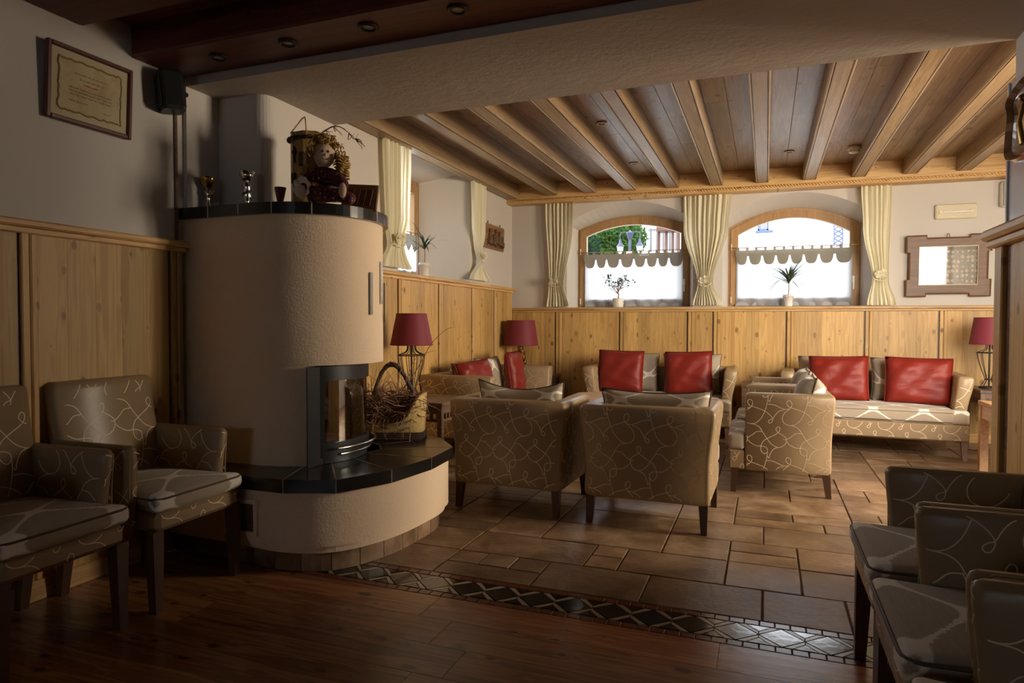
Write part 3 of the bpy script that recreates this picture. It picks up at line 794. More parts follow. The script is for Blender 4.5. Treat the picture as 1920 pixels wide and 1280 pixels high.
# ================================================================== SEATING
STR = [[(595, 400), (600, 470), (625, 570), (660, 650), (710, 697), (765, 705), (810, 680), (822, 630), (800, 580), (757, 540), (738, 500), (750, 468), (773, 463), (785, 487), (770, 517), (740, 531), (690, 547), (630, 570), (580, 607), (552, 648), (562, 685), (583, 692), (592, 672), (572, 656), (551, 648), (530, 610), (497, 570), (447, 552)],
       [(755, 540), (800, 548), (850, 530), (900, 508), (958, 503)],
       [(765, 705), (710, 715), (670, 740), (640, 790), (600, 850), (560, 900), (500, 930), (450, 910), (425, 870), (432, 830), (470, 800), (505, 778), (520, 750), (503, 725), (485, 737), (490, 770), (520, 800), (570, 830), (630, 870), (655, 920), (655, 970), (625, 1000), (597, 980), (600, 945), (640, 927), (700, 925), (750, 900), (780, 870)],
       [(650, 780), (700, 785), (740, 820), (790, 850), (812, 846)],
       [(500, 930), (540, 950), (570, 1000), (582, 1040), (595, 962 + 62)]]
TS = .00071
STRN = []
for s_ in STR: STRN.append([(p[0] * TS, -p[1] * TS) for p in catmull([(a - 595, b - 400) for a, b in s_], 4)])
TW, TH_ = 358 * TS, 562 * TS
def threads(mb, u0, u1, v0, v1, fn, ph=(0, 0), hw=.0019, off=.0014):
    """curling embroidered lines inside a rectangle, mapped to a panel by fn(u, v, offset)"""
    i0, i1 = int((u0 - ph[0]) / TW) - 2, int((u1 - ph[0]) / TW) + 2
    j0, j1 = int((v0 - ph[1]) / TH_) - 2, int((v1 - ph[1]) / TH_) + 3
    for i in range(i0, i1 + 1):
        for j in range(j0, j1 + 1):
            for s_ in STRN:
                run = []
                for p in s_ + [None]:
                    q = None if p is None else (p[0] + ph[0] + i * TW, p[1] + ph[1] + j * TH_)
                    if q and u0 < q[0] < u1 and v0 < q[1] < v1: run.append(q); continue
                    if len(run) > 2:
                        A = []; Bq = []
                        for k in range(len(run)):
                            a, b = run[max(k - 1, 0)], run[min(k + 1, len(run) - 1)]
                            dx, dy = b[0] - a[0], b[1] - a[1]; l = math.hypot(dx, dy) or 1
                            A.append(fn(run[k][0] - dy / l * hw, run[k][1] + dx / l * hw, off)); Bq.append(fn(run[k][0] + dy / l * hw, run[k][1] - dx / l * hw, off))
                        bridge(mb, A, Bq, False)
                    run = []
    return mb
def piping(mb, hx, hy, z, r, rad=.005):
    pts = []
    for cx, cy, a in ((hx - r, hy - r, 0), (-hx + r, hy - r, PI / 2), (-hx + r, -hy + r, PI), (hx - r, -hy + r, 1.5 * PI)):
        for k in range(5): pts.append((cx + r * cos(a + PI / 2 * k / 4), cy + r * sin(a + PI / 2 * k / 4), z))
    return mb.tube(pts, rad, 5, closed=True)
def seat_cushion(parent, hx, hy, z0, z1, yc, puff=.015, r=.03):
    zc = (z0 + z1) / 2; hz = (z1 - z0) / 2
    c = MB().rbox(hx, hy, hz, min(r, hz * .8), 8, puff).build('seat_cushion', M['ikat'], parent, (0, yc, zc), merge=True)
    p = MB(); piping(p, hx - .004, hy - .004, hz * .62, r); piping(p, hx - .004, hy - .004, -hz * .7, r); p.build('piping', M['piping'], c)
    return c
def leg(parent, x, y, h, w0, w1, dx, dy, mat):
    r0 = [(x + sx * w0, y + sy * w0, h) for sx, sy in ((-1, -1), (1, -1), (1, 1), (-1, 1))]
    r1 = [(x + dx + sx * w1, y + dy + sy * w1, 0) for sx, sy in ((-1, -1), (1, -1), (1, 1), (-1, 1))]
    return MB().loft([r1, r0]).build('leg', mat, parent)
def tub_seat(name, label, cat, W, flare, H, legmat, back_y=-.34, arm_y=.22, front_y=.335, zb=.165, group=None, armt=.10, seat_z=(.305, .425)):
    """low upholstered seat (armchair or sofa); faces +Y, origin on the floor"""
    t = thing(name, label, cat, group=group)
    hw = W / 2
    def out(z): return -flare + flare * sm(.34, H - .02, z) ** 1.3
    zs = [zb, zb + .02] + list(np.linspace(zb + .06, H - .03, 9)) + [H - .015, H - .004, H]
    def ins(z): return {H: .030, zs[-2]: .014, zs[-3]: .004}.get(z, 0) if z > H - .02 else (.006 if z == zb else 0)
    # back
    def yb(z): return back_y - out(z) * .6 - flare * .6
    rings = [ring8(-hw - out(z) + ins(z) + .012, hw + out(z) - ins(z) - .012, yb(z) + ins(z), back_y + .11 - ins(z), z, .014) for z in zs]
    MB().loft(rings, True, True).build('back', M['vinyl'], t)
    for sx in (-1, 1):
        rr = []
        for z in zs:
            xo = hw + out(z) - ins(z); xi = hw - flare - armt + ins(z) + (out(z) + flare) * .55
            a, b = (xi, xo) if sx > 0 else (-xo, -xi)
            rr.append(ring8(a, b, yb(z) + .003 + ins(z), arm_y - ins(z), z, .012))
        MB().loft(rr, True, True).build('arm', M['vinyl'], t)
    iw = hw - flare - armt
    MB().cbox(-iw - .06, iw + .06, back_y + .1, front_y - .012, zb, seat_z[0] - .002, .012).build('seat_frame', M['vinyl'], t)
    fw = hw - flare - .004
    MB().cbox(-fw, fw, arm_y + .002, front_y - .006, zb, seat_z[0] - .001, .012).build('front_rail', M['vinyl'], t)
    # cushion: between the arms and in front of them
    seat_cushion(t, fw - .004, (front_y - arm_y) / 2 + .16, seat_z[0], seat_z[1], (front_y + arm_y) / 2 - .16 + 0, .02) if False else None
    hy = (front_y - back_y - .11) / 2
    c = seat_cushion(t, iw - .002, hy, seat_z[0], seat_z[1], back_y + .11 + hy, .02)
    for sx in (-1, 1):   # ears of the cushion in front of the arms
        ear = MB().rbox((fw - iw) / 2 + .02, (front_y - arm_y) / 2 - .002, (seat_z[1] - seat_z[0]) / 2, .026, 4).build('cushion_ear', M['ikat'], c, (sx * ((fw + iw) / 2 - .016), (front_y + arm_y) / 2 - (back_y + .11 + hy), 0), merge=True)
    for sx in (-1, 1):
        leg(t, sx * (hw - flare - .035), front_y - .05, zb + .01, .026, .017, sx * .006, .012, legmat)
        leg(t, sx * (hw - flare - .035), back_y + .035, zb + .01, .026, .017, sx * .006, -.02, legmat)
    th = MB()
    threads(th, -hw + .03, hw - .03, zb + .01, H - .006, lambda u, v, o: (u * (hw + out(v)) / hw, yb(v) - o, v), (.03, H))
    for sx in (-1, 1):
        threads(th, back_y + .01, arm_y - .008, zb + .01, H - .006, lambda u, v, o: (sx * (hw + out(v) + o), u, v), (.07, H))
        threads(th, back_y + .13, arm_y - .01, seat_z[1] + .02, H - .03, lambda u, v, o: (sx * (hw - flare - armt + (out(v) + flare) * .55 - o), u, v), (.0, H + .1))
        xa, xb = iw, hw - flare
        threads(th, min(sx * xa, sx * xb) + .006, max(sx * xa, sx * xb) - .004, seat_z[1], H - .02, lambda u, v, o: (u + sx * (out(v) + flare) * .75, arm_y + o, v), (.02, H))
    threads(th, -fw + .01, fw - .01, zb + .008, seat_z[0] - .01, lambda u, v, o: (u, front_y - .006 + o, v), (.05, H + .12))
    for sx in (-1, 1): threads(th, arm_y + .004, front_y - .01, zb + .008, seat_z[0] - .01, lambda u, v, o: (sx * (fw + o), u, v), (.05, H + .12))
    th.build('embroidery', M['thread'], t, kind='stuff')
    return t
# lounge armchairs
A = tub_seat('armchair', 'taupe embroidered armchair seen from behind, next to the round stove bench', 'armchair', .79, .03, .715, M['legwood'], group='lounge armchairs')
A.location = (-1.525, 4.235, 0); A.rotation_euler[2] = math.radians(-1.5)
dup(A, (-.645, 4.215, 0), math.radians(-1.0), 'taupe embroidered armchair seen from behind, beside the sideways armchair')
a3 = dup(A, (.085, 5.335, 0), PI / 2 + math.radians(1), 'taupe embroidered armchair turned sideways with its side panel showing')
dup(A, (.10, 6.14, 0), PI / 2, 'taupe embroidered armchair turned sideways, farther one beside the long sofa')
# sofas
S = tub_seat('sofa', 'two-seat taupe sofa under the two arched windows, left of the sideways armchairs', 'sofa', 1.60, .055, .735, M['legwood2'], back_y=-.40, arm_y=.28, front_y=.42, group='lounge sofas', seat_z=(.315, .44))
S.location = (-1.07, 7.30, 0); S.rotation_euler[2] = PI + math.radians(1.5)
dup(S, (.95, 7.26, 0), PI + math.radians(-3), 'two-seat taupe sofa with a clear bright seat below the framed picture')
s0 = dup(S, (-2.50, 6.19, 0), -PI / 2, 'two-seat taupe sofa along the left wall between the two lamps'); s0.scale = (1.12, 1, 1)

# high-backed armchairs of the front room
def side_chair(label):
    t = thing('side_armchair', label, 'armchair', group='high-backed armchairs of the front room')
    W = .56; hw = W / 2
    zs = [.34, .36, .5, .65, .8, .90, .928, .94]
    def yb(z): return -.30 - .075 * sm(.45, .94, z)
    def wb(z): return hw - .035 + .012 * sm(.5, .9, z) - {.928: .006, .94: .022}.get(z, 0)
    MB().loft([ring8(-wb(z), wb(z), yb(z) + (.02 if z > .93 else 0), yb(z) + .095 - (.02 if z > .93 else 0), z, .014) for z in zs], True, True).build('backrest', M['vinyl'], t)
    MB().cbox(-hw + .045, hw - .045, -.25, .268, .335, .415, .018).build('seat_frame', M['vinyl'], t)
    az = [.335, .36, .45, .56, .64, .672, .688, .694]
    for sx in (-1, 1):
        rr = []
        for z in az:
            fl = .012 * sm(.5, .69, z); i_ = {.688: .006, .694: .018}.get(z, 0)
            a, b = hw - .062 + fl + i_, hw - .003 + fl - .01 - i_
            a, b = (a, b) if sx > 0 else (-b, -a)
            rr.append(ring8(a, b, -.29, .15 + .02 * sm(.4, .69, z) - i_, z, .016))
        MB().loft(rr, True, True).build('arm', M['vinyl'], t)
        MB().tube([(sx * (hw - .008), -.27, .690), (sx * (hw - .008), .125, .690), (sx * (hw - .008), .162, .672), (sx * (hw - .012), .155, .55), (sx * (hw - .014), .151, .345)], .004, 5).build('arm_piping', M['vinyl'], t)
    c = MB().rbox(hw - .055, .27, .037, .03, 8, .02)
    for k, p in enumerate(c.v):    # front of the cushion widens in front of the arms
        s_ = 1 + .12 * sm(.14, .21, p[1]); c.v[k] = (p[0] * s_, p[1], p[2])
    c = c.build('seat_cushion', M['ikat'], t, (0, .015, .452), merge=True)
    p = MB(); piping(p, hw - .058, .267, .024, .04)
    p.v = [(q[0] * (1 + .12 * sm(.14, .21, q[1])), q[1], q[2]) for q in p.v]
    p.build('piping', M['piping'], c)
    for sx in (-1, 1):
        leg(t, sx * (hw - .055), .235, .34, .027, .018, 0, .01, M['legwood'])
        leg(t, sx * (hw - .06), -.25, .34, .027, .018, 0, -.05, M['legwood'])
    th = MB()
    threads(th, -hw + .05, hw - .05, .50, .925, lambda u, v, o: (u, yb(v) + .095 + o, v), (.11, 1.06))
    threads(th, -hw + .05, hw - .05, .36, .925, lambda u, v, o: (u, yb(v) - o, v), (.04, .93))
    for sx in (-1, 1):
        threads(th, -.2, .155, .49, .685, lambda u, v, o: (sx * (hw - .062 + .012 * sm(.5, .69, v) - o), u, v), (.02, .80))
        threads(th, -.27, .155, .35, .685, lambda u, v, o: (sx * (hw - .013 + .012 * sm(.5, .69, v) + o), u, v), (.12, .80))
        threads(th, min(sx * (hw - .050), sx * (hw - .018)), max(sx * (hw - .050), sx * (hw - .018)), .36, .68, lambda u, v, o: (u, .15 + .02 * sm(.4, .69, v) + o, v), (.05, .75))
    threads(th, -hw + .05, hw - .05, .345, .41, lambda u, v, o: (u, .268 + o, v), (.06, .60))
    th.build('embroidery', M['thread'], t, kind='stuff')
    return t
D = side_chair('taupe high-backed armchair by the left wall, right beside the stove')
D.location = (-2.595, 2.225, 0); D.rotation_euler[2] = -PI / 2 + math.radians(2)
dup(D, (-2.595, 1.625, 0), -PI / 2 + math.radians(2), 'taupe high-backed armchair under the framed certificate, away from the stove')
rr_ = 'taupe high-backed armchair in the row against the partition, '
dup(D, (.575, 2.43, 0), PI / 2, rr_ + 'at the end by the mosaic border')
dup(D, (.565, 1.865, 0), PI / 2, rr_ + 'in the middle of the three')
dup(D, (.56, 1.30, 0), PI / 2, 'taupe high-backed armchair by the partition, at the end away from the mosaic border')

# ---- loose cushions
def pillow_mesh(w, h, th, seed, concave=.07, sag=0, wr=.0):
    rs = random.Random(seed); ph = [rs.uniform(0, 6) for _ in range(6)]
    mb = MB(); n = 16
    def prof(u, v):
        x = w / 2 * u * (1 - concave * (1 - v * v)); z = h / 2 * v * (1 - concave * (1 - u * u))
        z -= sag * (1 - u * u) * (v + 1) * .5 * h
        return x, z
    for sd in (-1, 1):
        def fn(a, b):
            u, v = 2 * a - 1, 2 * b - 1
            x, z = prof(u, v)
            t = th / 2 * (max(0, (1 - u ** 4) * (1 - v ** 4)) ** .5)
            k = t / (th / 2)
            t += wr * k * (sin(7 * u + 5 * v + ph[0]) * .5 + sin(11 * v - 4 * u + ph[1]) * .35 + sin(17 * u * v + ph[2]) * .3)
            return (x, sd * t, z + h / 2)
        m = MB().grid(fn, n, n)
        if sd > 0: m.f = [f_[::-1] for f_ in m.f]
        mb.add(m.v, m.f, True)
    edge = [(*prof(u, v),) for u, v in [(-1 + 2 * k / 10, -1) for k in range(10)] + [(1, -1 + 2 * k / 10) for k in range(10)] + [(1 - 2 * k / 10, 1) for k in range(10)] + [(-1, 1 - 2 * k / 10) for k in range(10)]]
    return mb, [(x, 0, z + h / 2) for x, z in edge]
def pillow(kind, label, loc, rz, lean, roll=0, w=.48, h=.45, th=.17, seed=1, group=None, **kw):
    mb, edge = pillow_mesh(w, h, th, seed, **kw)
    o = mb.build('red_cushion' if kind == 'red' else 'patterned_cushion', M['red'] if kind == 'red' else M['ikat'], merge=True)
    MB().tube(edge, .0045, 5, closed=True).build('piping', M['red'] if kind == 'red' else M['piping'], o)
    o.location = loc; o.rotation_euler = (lean, roll, rz)
    return tag(o, label, 'cushion', group)
def on(seat_loc, rz, x, y, z):   # seat-local -> world
    return (seat_loc[0] + x * cos(rz) - y * sin(rz), seat_loc[1] + x * sin(rz) + y * cos(rz), z)
S1L, S1R = (-1.07, 7.30), PI + math.radians(1.5); S2L, S2R = (.95, 7.26), PI + math.radians(-3); S0L, S0R = (-2.50, 6.19), -PI / 2
GP = 'patterned back cushions on the sofas'; GR = 'red cushions on the sofas'
for nm, L, rz, base in (('the sofa under the arched windows', S1L, S1R, 10), ('the bright sofa below the picture', S2L, S2R, 20)):
    pillow('ikat', f'patterned back cushion at the left end of {nm}', on(L, rz, .335, -.13, .435), rz, .16, 0, .62, .44, .17, base + 1, GP)
    pillow('ikat', f'patterned back cushion at the right end of {nm}', on(L, rz, -.325, -.13, .435), rz, .16, 0, .62, .44, .17, base + 2, GP)
pillow('red', 'red cushion by the left arm of the sofa under the arched windows', on(S1L, S1R, .43, .06, .44), S1R, .16, -.02, .50, .47, .15, 31, GR, wr=.012, concave=.03)
pillow('red', 'red cushion by the right arm of the sofa under the arched windows', on(S1L, S1R, -.31, .06, .44), S1R, .16, .03, .49, .47, .15, 32, GR, wr=.012, concave=.03)
pillow('red', 'red cushion on the bright sofa, the one farther from the table lamp', on(S2L, S2R, .27, .07, .44), S2R, .17, .02, .53, .45, .16, 33, GR, wr=.014, concave=.03)
pillow('red', 'red cushion on the bright sofa, the one nearer the table lamp', on(S2L, S2R, -.40, .06, .44), S2R, .17, -.02, .56, .45, .16, 34, GR, wr=.014, concave=.03)
pillow('ikat', 'patterned cushion on the left-wall sofa near the round stove', on(S0L, S0R, .40, -.14, .435), S0R, .15, 0, .60, .40, .16, 41, GP)
pillow('ikat', 'patterned cushion on the left-wall sofa near the corner lamp', on(S0L, S0R, -.12, -.14, .435), S0R, .15, 0, .60, .42, .16, 42, GP)
pillow('red', 'red cushion leaning at an angle on the left-wall sofa, nearer the stove', on(S0L, S0R, .50, .02, .44), S0R - .30, .24, .08, .46, .42, .15, 43, GR, wr=.014, concave=.03)
pillow('red', 'red cushion turned edge-on on the left-wall sofa, nearer the corner', on(S0L, S0R, -.42, .04, .44), S0R + .10, .14, 0, .46, .47, .15, 44, GR, wr=.014, concave=.03)
GA = 'patterned cushions in the armchairs'
pillow('ikat', 'patterned cushion with a dented top in the armchair beside the stove', (-1.50, 4.14, .425), 0, .16, 0, .60, .41, .17, 51, GA, sag=.12)
pillow('ikat', 'patterned cushion showing above the back of the armchair beside the sideways one', (-.62, 4.10, .425), 0, .16, 0, .66, .385, .17, 52, GA, sag=.03)
pillow('ikat', 'patterned cushion in the sideways armchair with its side panel showing', (.235, 5.335, .425), PI / 2, .26, 0, .52, .41, .20, 53, GA)
pillow('ikat', 'patterned cushion in the farther sideways armchair', (.235, 6.12, .425), PI / 2, .26, 0, .52, .41, .20, 54, GA)

# ================================================================== CURTAINS
def curtain(name, label, frame, L, Rr, ztop, zbot, tie, nf, group, seed, fringe_sides=(0, 1)):
    """frame(a, d, z): wall coordinate, distance from the wall, height -> world. L(z), Rr(z): edges"""
    rs = random.Random(seed); ph = rs.uniform(0, 6)
    ac = (L(zbot) + Rr(zbot)) / 2; org = Vector(frame(ac, .05, zbot))
    t = thing(name, label, 'curtain', tuple(org), group=group)
    def P(u, v):
        z = zbot + (ztop - zbot) * v
        a0, a1 = L(z), Rr(z); wd = (a1 - a0)
        k = min(1.0, wd / (Rr(ztop) - L(ztop)))
        d = .055 + .022 * sin(2 * PI * nf * u + ph + .6 * sin(3 * v)) * (.55 + .45 * k) + .010 * sin(2 * PI * nf * 2.3 * u + 2 * ph)
        d += .02 * sm(.25, 0, abs(z - tie) / .6)
        uu = u + .012 * sin(2 * PI * nf * u * .5 + ph + v * 2)
        return tuple(Vector(frame(a0 + wd * uu, d, z)) - org)
    MB().grid(P, nf * 9, 34).build('drape', M['curtain'], t)
    # fringe along the free edges and the hem
    for e in fringe_sides:
        def F(u, v):
            p = Vector(P(e, v)); q = Vector(P(abs(e - .02), v)); dd = (p - q).normalized()
            return tuple(p + dd * (.045 * u) + Vector((0, 0, .004 * sin(v * 160))))
        MB().grid(F, 2, 80).build('fringe', M['fringe'], t)
    MB().grid(lambda u, v: tuple(Vector(P(u, (1 - v) * .055)) * 1.0 + (Vector(frame(ac, .052, zbot)) - Vector(frame(ac, .05, zbot))) * 4 * v), nf * 9, 3).build('hem_band', M['fringe'], t)
    # tie cord and cloth roses
    vt = (tie - zbot) / (ztop - zbot); pts = []
    nrm = Vector(frame(ac, 1, 0)) - Vector(frame(ac, 0, 0))
    for k in range(13):
        u = k / 12; p = Vector(P(u, vt + .05 * (u - .5) ** 2 * (1)))
        pts.append(tuple(p + nrm * .03 + Vector((0, 0, -.02 * sin(PI * u)))))
    MB().tube(pts, .006, 5).build('tie_cord', M['fringe'], t)
    for fu, dz in ((.32, .045), (.62, .06)):
        c = Vector(P(fu, vt)) + nrm * .05 + Vector((0, 0, dz)); mb = MB()
        for ring, (n_, r_, up) in enumerate(((5, .040, .0), (4, .026, .014), (3, .012, .024))):
            for k in range(n_):
                a = 2 * PI * k / n_ + ring * .5 + seed; tn = Vector((-nrm.y, nrm.x, 0))
                dr = tn * cos(a) + Vector((0, 0, 1)) * sin(a); sd = tn * -sin(a) + Vector((0, 0, 1)) * cos(a)
                def pet(u, v):
                    return tuple(c + dr * r_ * u + sd * (v - .5) * r_ * 1.5 * sin(PI * min(1, u * .8 + .15)) + nrm * (up + .02 * u * u * (1 - ring * .2) + .006 * sin(9 * v + a)))
                mb.grid(pet, 4, 4)
        mb.build('cloth_rose', M['fringe'], t)
    return t
def fb_(a, d, z): return tuple(Bp(a, z, d))
def fl_(a, d, z): return (XL + d, a, z)
def lerpz(*pts):
    P = sorted(pts)
    def f(z):
        if z <= P[0][0]: return P[0][1]
        for (z0, a0), (z1, a1) in zip(P[:-1], P[1:]):
            if z <= z1:
                return a0 + (a1 - a0) * sm(z0, z1, z)
        return P[-1][1]
    return f
gcur = 'cream tied curtains'
curtain('tied_curtain', 'cream tied curtain between the room corner and the garden window', fb_, lerpz((2.64, .45), (1.66, .50), (1.40, .47)), lerpz((2.64, .79), (2.3, .785), (1.66, .685), (1.40, .74)), 2.64, 1.405, 1.66, 7, gcur, 1, (1,))
curtain('tied_curtain', 'wide cream tied curtain hanging between the two arched windows', fb_, lerpz((2.64, 2.06), (2.3, 2.07), (1.64, 2.225), (1.41, 2.17)), lerpz((2.64, 2.55), (2.3, 2.53), (1.64, 2.37), (1.41, 2.45)), 2.64, 1.41, 1.64, 9, gcur, 2)
curtain('tied_curtain', 'cream tied curtain between the right arched window and the framed picture', fb_, lerpz((2.64, 3.87), (2.2, 3.89), (1.67, 3.98), (1.40, 3.94)), lerpz((2.64, 4.15), (1.67, 4.13), (1.40, 4.20)), 2.64, 1.40, 1.67, 6, gcur, 3, (0,))
curtain('tied_curtain', 'cream tied curtain of the left niche, half hidden by the stove', fl_, lerpz((2.73, 4.66), (1.85, 4.70), (1.64, 4.60)), lerpz((2.73, 5.07), (2.1, 5.04), (1.85, 4.92), (1.65, 5.08)), 2.73, 1.665, 1.85, 7, gcur, 4, (1,))
curtain('tied_curtain', 'narrow cream tied curtain of the left niche beside the carved plaque', fl_, lerpz((2.73, 6.40), (2.3, 6.41), (1.86, 6.50), (1.65, 6.36)), lerpz((2.73, 6.72), (2.2, 6.70), (1.86, 6.57), (1.65, 6.83)), 2.73, 1.665, 1.86, 6, gcur, 5, (0,))
# cafe valances and sheers in the arched windows
def cafe(u0, u1, zrod, d, nsc, widths, label, label2, seed):
    rs = random.Random(seed)
    o = Bp((u0 + u1) / 2, zrod, d); t = thing('cafe_valance', label, 'valance', tuple(o), TH, 'cafe valances in the arched windows')
    w = (u1 - u0) / 2
    MB().tube([(-w - .04, 0, 0), (w + .04, 0, 0)], .0045, 6).build('rod', M['gold'], t)
    for s_ in (-1, 1): MB().sphere((s_ * (w + .045), 0, 0), .009, 8, 5).build('rod_finial', M['gold'], t)
    tot = sum(widths); x = -w; edges = []
    for k, q in enumerate(widths): edges.append((x, x + 2 * w * q / tot)); x += 2 * w * q / tot
    def zbot(xx):
        for a, b in edges:
            if a <= xx <= b:
                m, h = (a + b) / 2, (b - a) / 2 * .86; r = abs(xx - m) / h
                if r >= 1: return -.095
                return -.095 - .100 * (1 - r ** 3.2) ** .6
        return -.095
    n = 220
    def fn(u, v):
        xx = -w + 2 * w * u; z1 = -.030
        return (xx, -.004 + .006 * sin(xx * 40 + seed) * v, z1 + (zbot(xx) - z1) * v)
    MB().grid(fn, n, 5).build('scalloped_band', M['lace'], t)
    nt_ = 13
    for k in range(nt_):
        xx = -w + .03 + (2 * w - .06) * k / (nt_ - 1)
        MB().add([(xx - .014, -.0055, -.034), (xx + .014, -.0055, -.034), (xx + .014, -.0062, .004), (xx - .014, -.0062, .004)], [[0, 1, 2, 3]]).build('tab', M['lace'], t)
    s = MB().grid(lambda u, v: (-w + .01 + 2 * (w - .01) * u, .015 + .008 * sin(u * 46 + seed) + .005 * sin(u * 17), -.06 - (zrod - .06 - SILL - .012) * v), 120, 10).build('sheer_curtain', M['sheer'], loc=tuple(o), rz=TH)
    tag(s, label2, 'curtain', 'white sheers in the arched windows')
    zz = -(zrod - SILL - .012)
    for k in range(7):
        m = -w + (2 * w) * (k + .5) / 7 + rs.uniform(-.02, .02); h = rs.uniform(.045, .075)
        MB().add([(m, .010, zz)] + [(m + h * cos(PI * q / 10), .010, zz + .045 * sin(PI * q / 10)) for q in range(11)], [[0, q, q + 1] for q in range(1, 11)]).build('scallop_trim', M['sheertrim'], s)
cafe(.865, 2.055, 2.072, -.205, 8, [1.0, .85, 1.1, 1.1, .95, .9, .85, 1.15], 'beige scalloped cafe valance across the garden window', 'white sheer cloth covering the lower half of the garden window', 3)
cafe(2.63, 3.85, 2.068, -.205, 8, [.9, 1.0, .95, .95, .95, 1.0, 1.05, 1.25], 'beige scalloped cafe valance across the window nearer the picture', 'white sheer cloth covering the window nearer the picture', 8)
# niche window: small valance and sheer
t = thing('cafe_valance', 'beige scalloped valance in the deep left niche window', 'valance', (-3.37, 5.58, 2.12))
MB().tube([(0, -.5, 0), (0, .5, 0)], .0045, 6).build('rod', M['gold'], t)
MB().grid(lambda u, v: (.004, -.48 + .96 * u, -.02 - v * (.10 + .07 * abs(sin(u * 8 * PI)))), 90, 4).build('scalloped_band', M['lace'], t)
for k in range(9): MB().box(.003, .0045, -.47 + k * .115, -.445 + k * .115, -.03, .004).build('tab', M['lace'], t)
tag(MB().grid(lambda u, v: (.0 + .008 * sin(u * 40), -.5 + u, -.02 - .44 * v), 80, 8).build('sheer_curtain', M['sheer'], loc=(-3.375, 5.58, 2.12)), 'white sheer cloth in the deep left niche window', 'curtain')

# ================================================================== POT PLANTS
def blade(mb, base, yaw, length, rise, droop, wd):
    n = 8; A = []; Bq = []
    for k in range(n + 1):
        s_ = k / n; r = length * s_ * cos(rise * (1 - .3 * s_)); z = length * (sin(rise) * s_ - droop * s_ * s_)
        wv = wd * (1 - s_) ** .6 * (.5 + min(1, s_ * 5) * .5)
        c = Vector((base[0] + r * cos(yaw), base[1] + r * sin(yaw), base[2] + z)); sd = Vector((-sin(yaw), cos(yaw), 0)) * wv
        A.append(tuple(c - sd)); Bq.append(tuple(c + sd))
    bridge(mb, A, Bq, False)
def potted_spike(label, loc, seed, potz=.13, stem=.16, scale=1.0, nl=34):
    rs = random.Random(seed); t = thing('potted_dracaena', label, 'plant', loc)
    MB().lathe([(.040, 0), (.052, potz), (.056, potz), (.056, potz - .03), (.050, potz - .031), (.046, potz - .012), (.001, potz - .012)], 20).build('pot', M['ceramic'], t)
    rim = MB()
    for k in range(16):
        a = 2 * PI * k / 16; rim.sphere((.0565 * cos(a), .0565 * sin(a), potz - .018), .0075, 6, 4)
    rim.build('pot_lace_rim', M['ceramic'], t)
    MB().lathe([(.001, potz - .018), (.046, potz - .018), (.046, potz - .012), (.001, potz - .010)], 14).build('soil', M['soil'], t)
    MB().tube([(0, 0, potz - .02), (.004, .003, potz + stem * .5), (0, 0, potz + stem)], [.006, .005, .004], 6).build('stem', M['twig'], t)
    mb = MB()
    for k in range(nl):
        blade(mb, (0, 0, potz + stem * (1 - .25 * rs.random())), rs.uniform(0, 2 * PI), scale * rs.uniform(.16, .30), rs.uniform(.1, 1.4), rs.uniform(.15, .8), .011)
    mb.build('foliage', M['leaf'], t, kind='stuff')
    return t
potted_spike('spiky dracaena in a white lace pot in the window nearer the picture', tuple(Bp(3.19, SILL, -.11)), 4, scale=1.5, nl=44)
potted_spike('spiky dracaena in a white lace pot on the sill of the left niche', (-3.10, 5.72, 1.634), 6, .15, .17, 1.15, 28)
t = thing('bonsai_ficus', 'small leafy ficus in a bulging white pot in the garden window', 'plant', tuple(Bp(1.305, SILL, -.10)))
MB().lathe([(.05, 0), (.066, .012), (.058, .028), (.070, .045), (.060, .062), (.070, .080), (.064, .098), (.066, .108), (.055, .108), (.05, .092), (.001, .092)], 20).build('pot', M['ceramic'], t)
MB().lathe([(.001, .090), (.05, .090), (.05, .096), (.001, .098)], 12).build('soil', M['soil'], t)
rs = random.Random(12); trunk = MB(); leaves = MB()
trunk.tube([(0, 0, .09), (.005, 0, .15), (-.004, .004, .20)], [.009, .007, .006], 6)
for k in range(16):
    a = rs.uniform(0, 2 * PI); l = rs.uniform(.13, .27); e = rs.uniform(.25, 1.3); b = Vector((-.004, .004, rs.uniform(.15, .21)))
    pts = [b + Vector((cos(a) * cos(e), sin(a) * cos(e), sin(e))) * l * s_ + Vector((0, 0, .03 * s_ * s_)) for s_ in (0, .35, .7, 1)]
    trunk.tube([tuple(p) for p in pts], [.004, .003, .002, .0012], 4)
    for q in range(11):
        s_ = rs.uniform(.4, 1.05); c = b + (pts[-1] - b) * s_ + Vector([rs.uniform(-.02, .02) for _ in range(3)])
        d = Vector([rs.uniform(-1, 1), rs.uniform(-1, 1), rs.uniform(-.6, .6)]).normalized(); sd = d.cross(Vector((.3, .2, 1))).normalized()
        leaves.add([tuple(c - d * .022), tuple(c + sd * .012), tuple(c + d * .024), tuple(c - sd * .012)], [[0, 1, 2, 3]])
trunk.build('trunk', M['twig'], t); leaves.build('foliage', M['leaf'], t, kind='stuff')

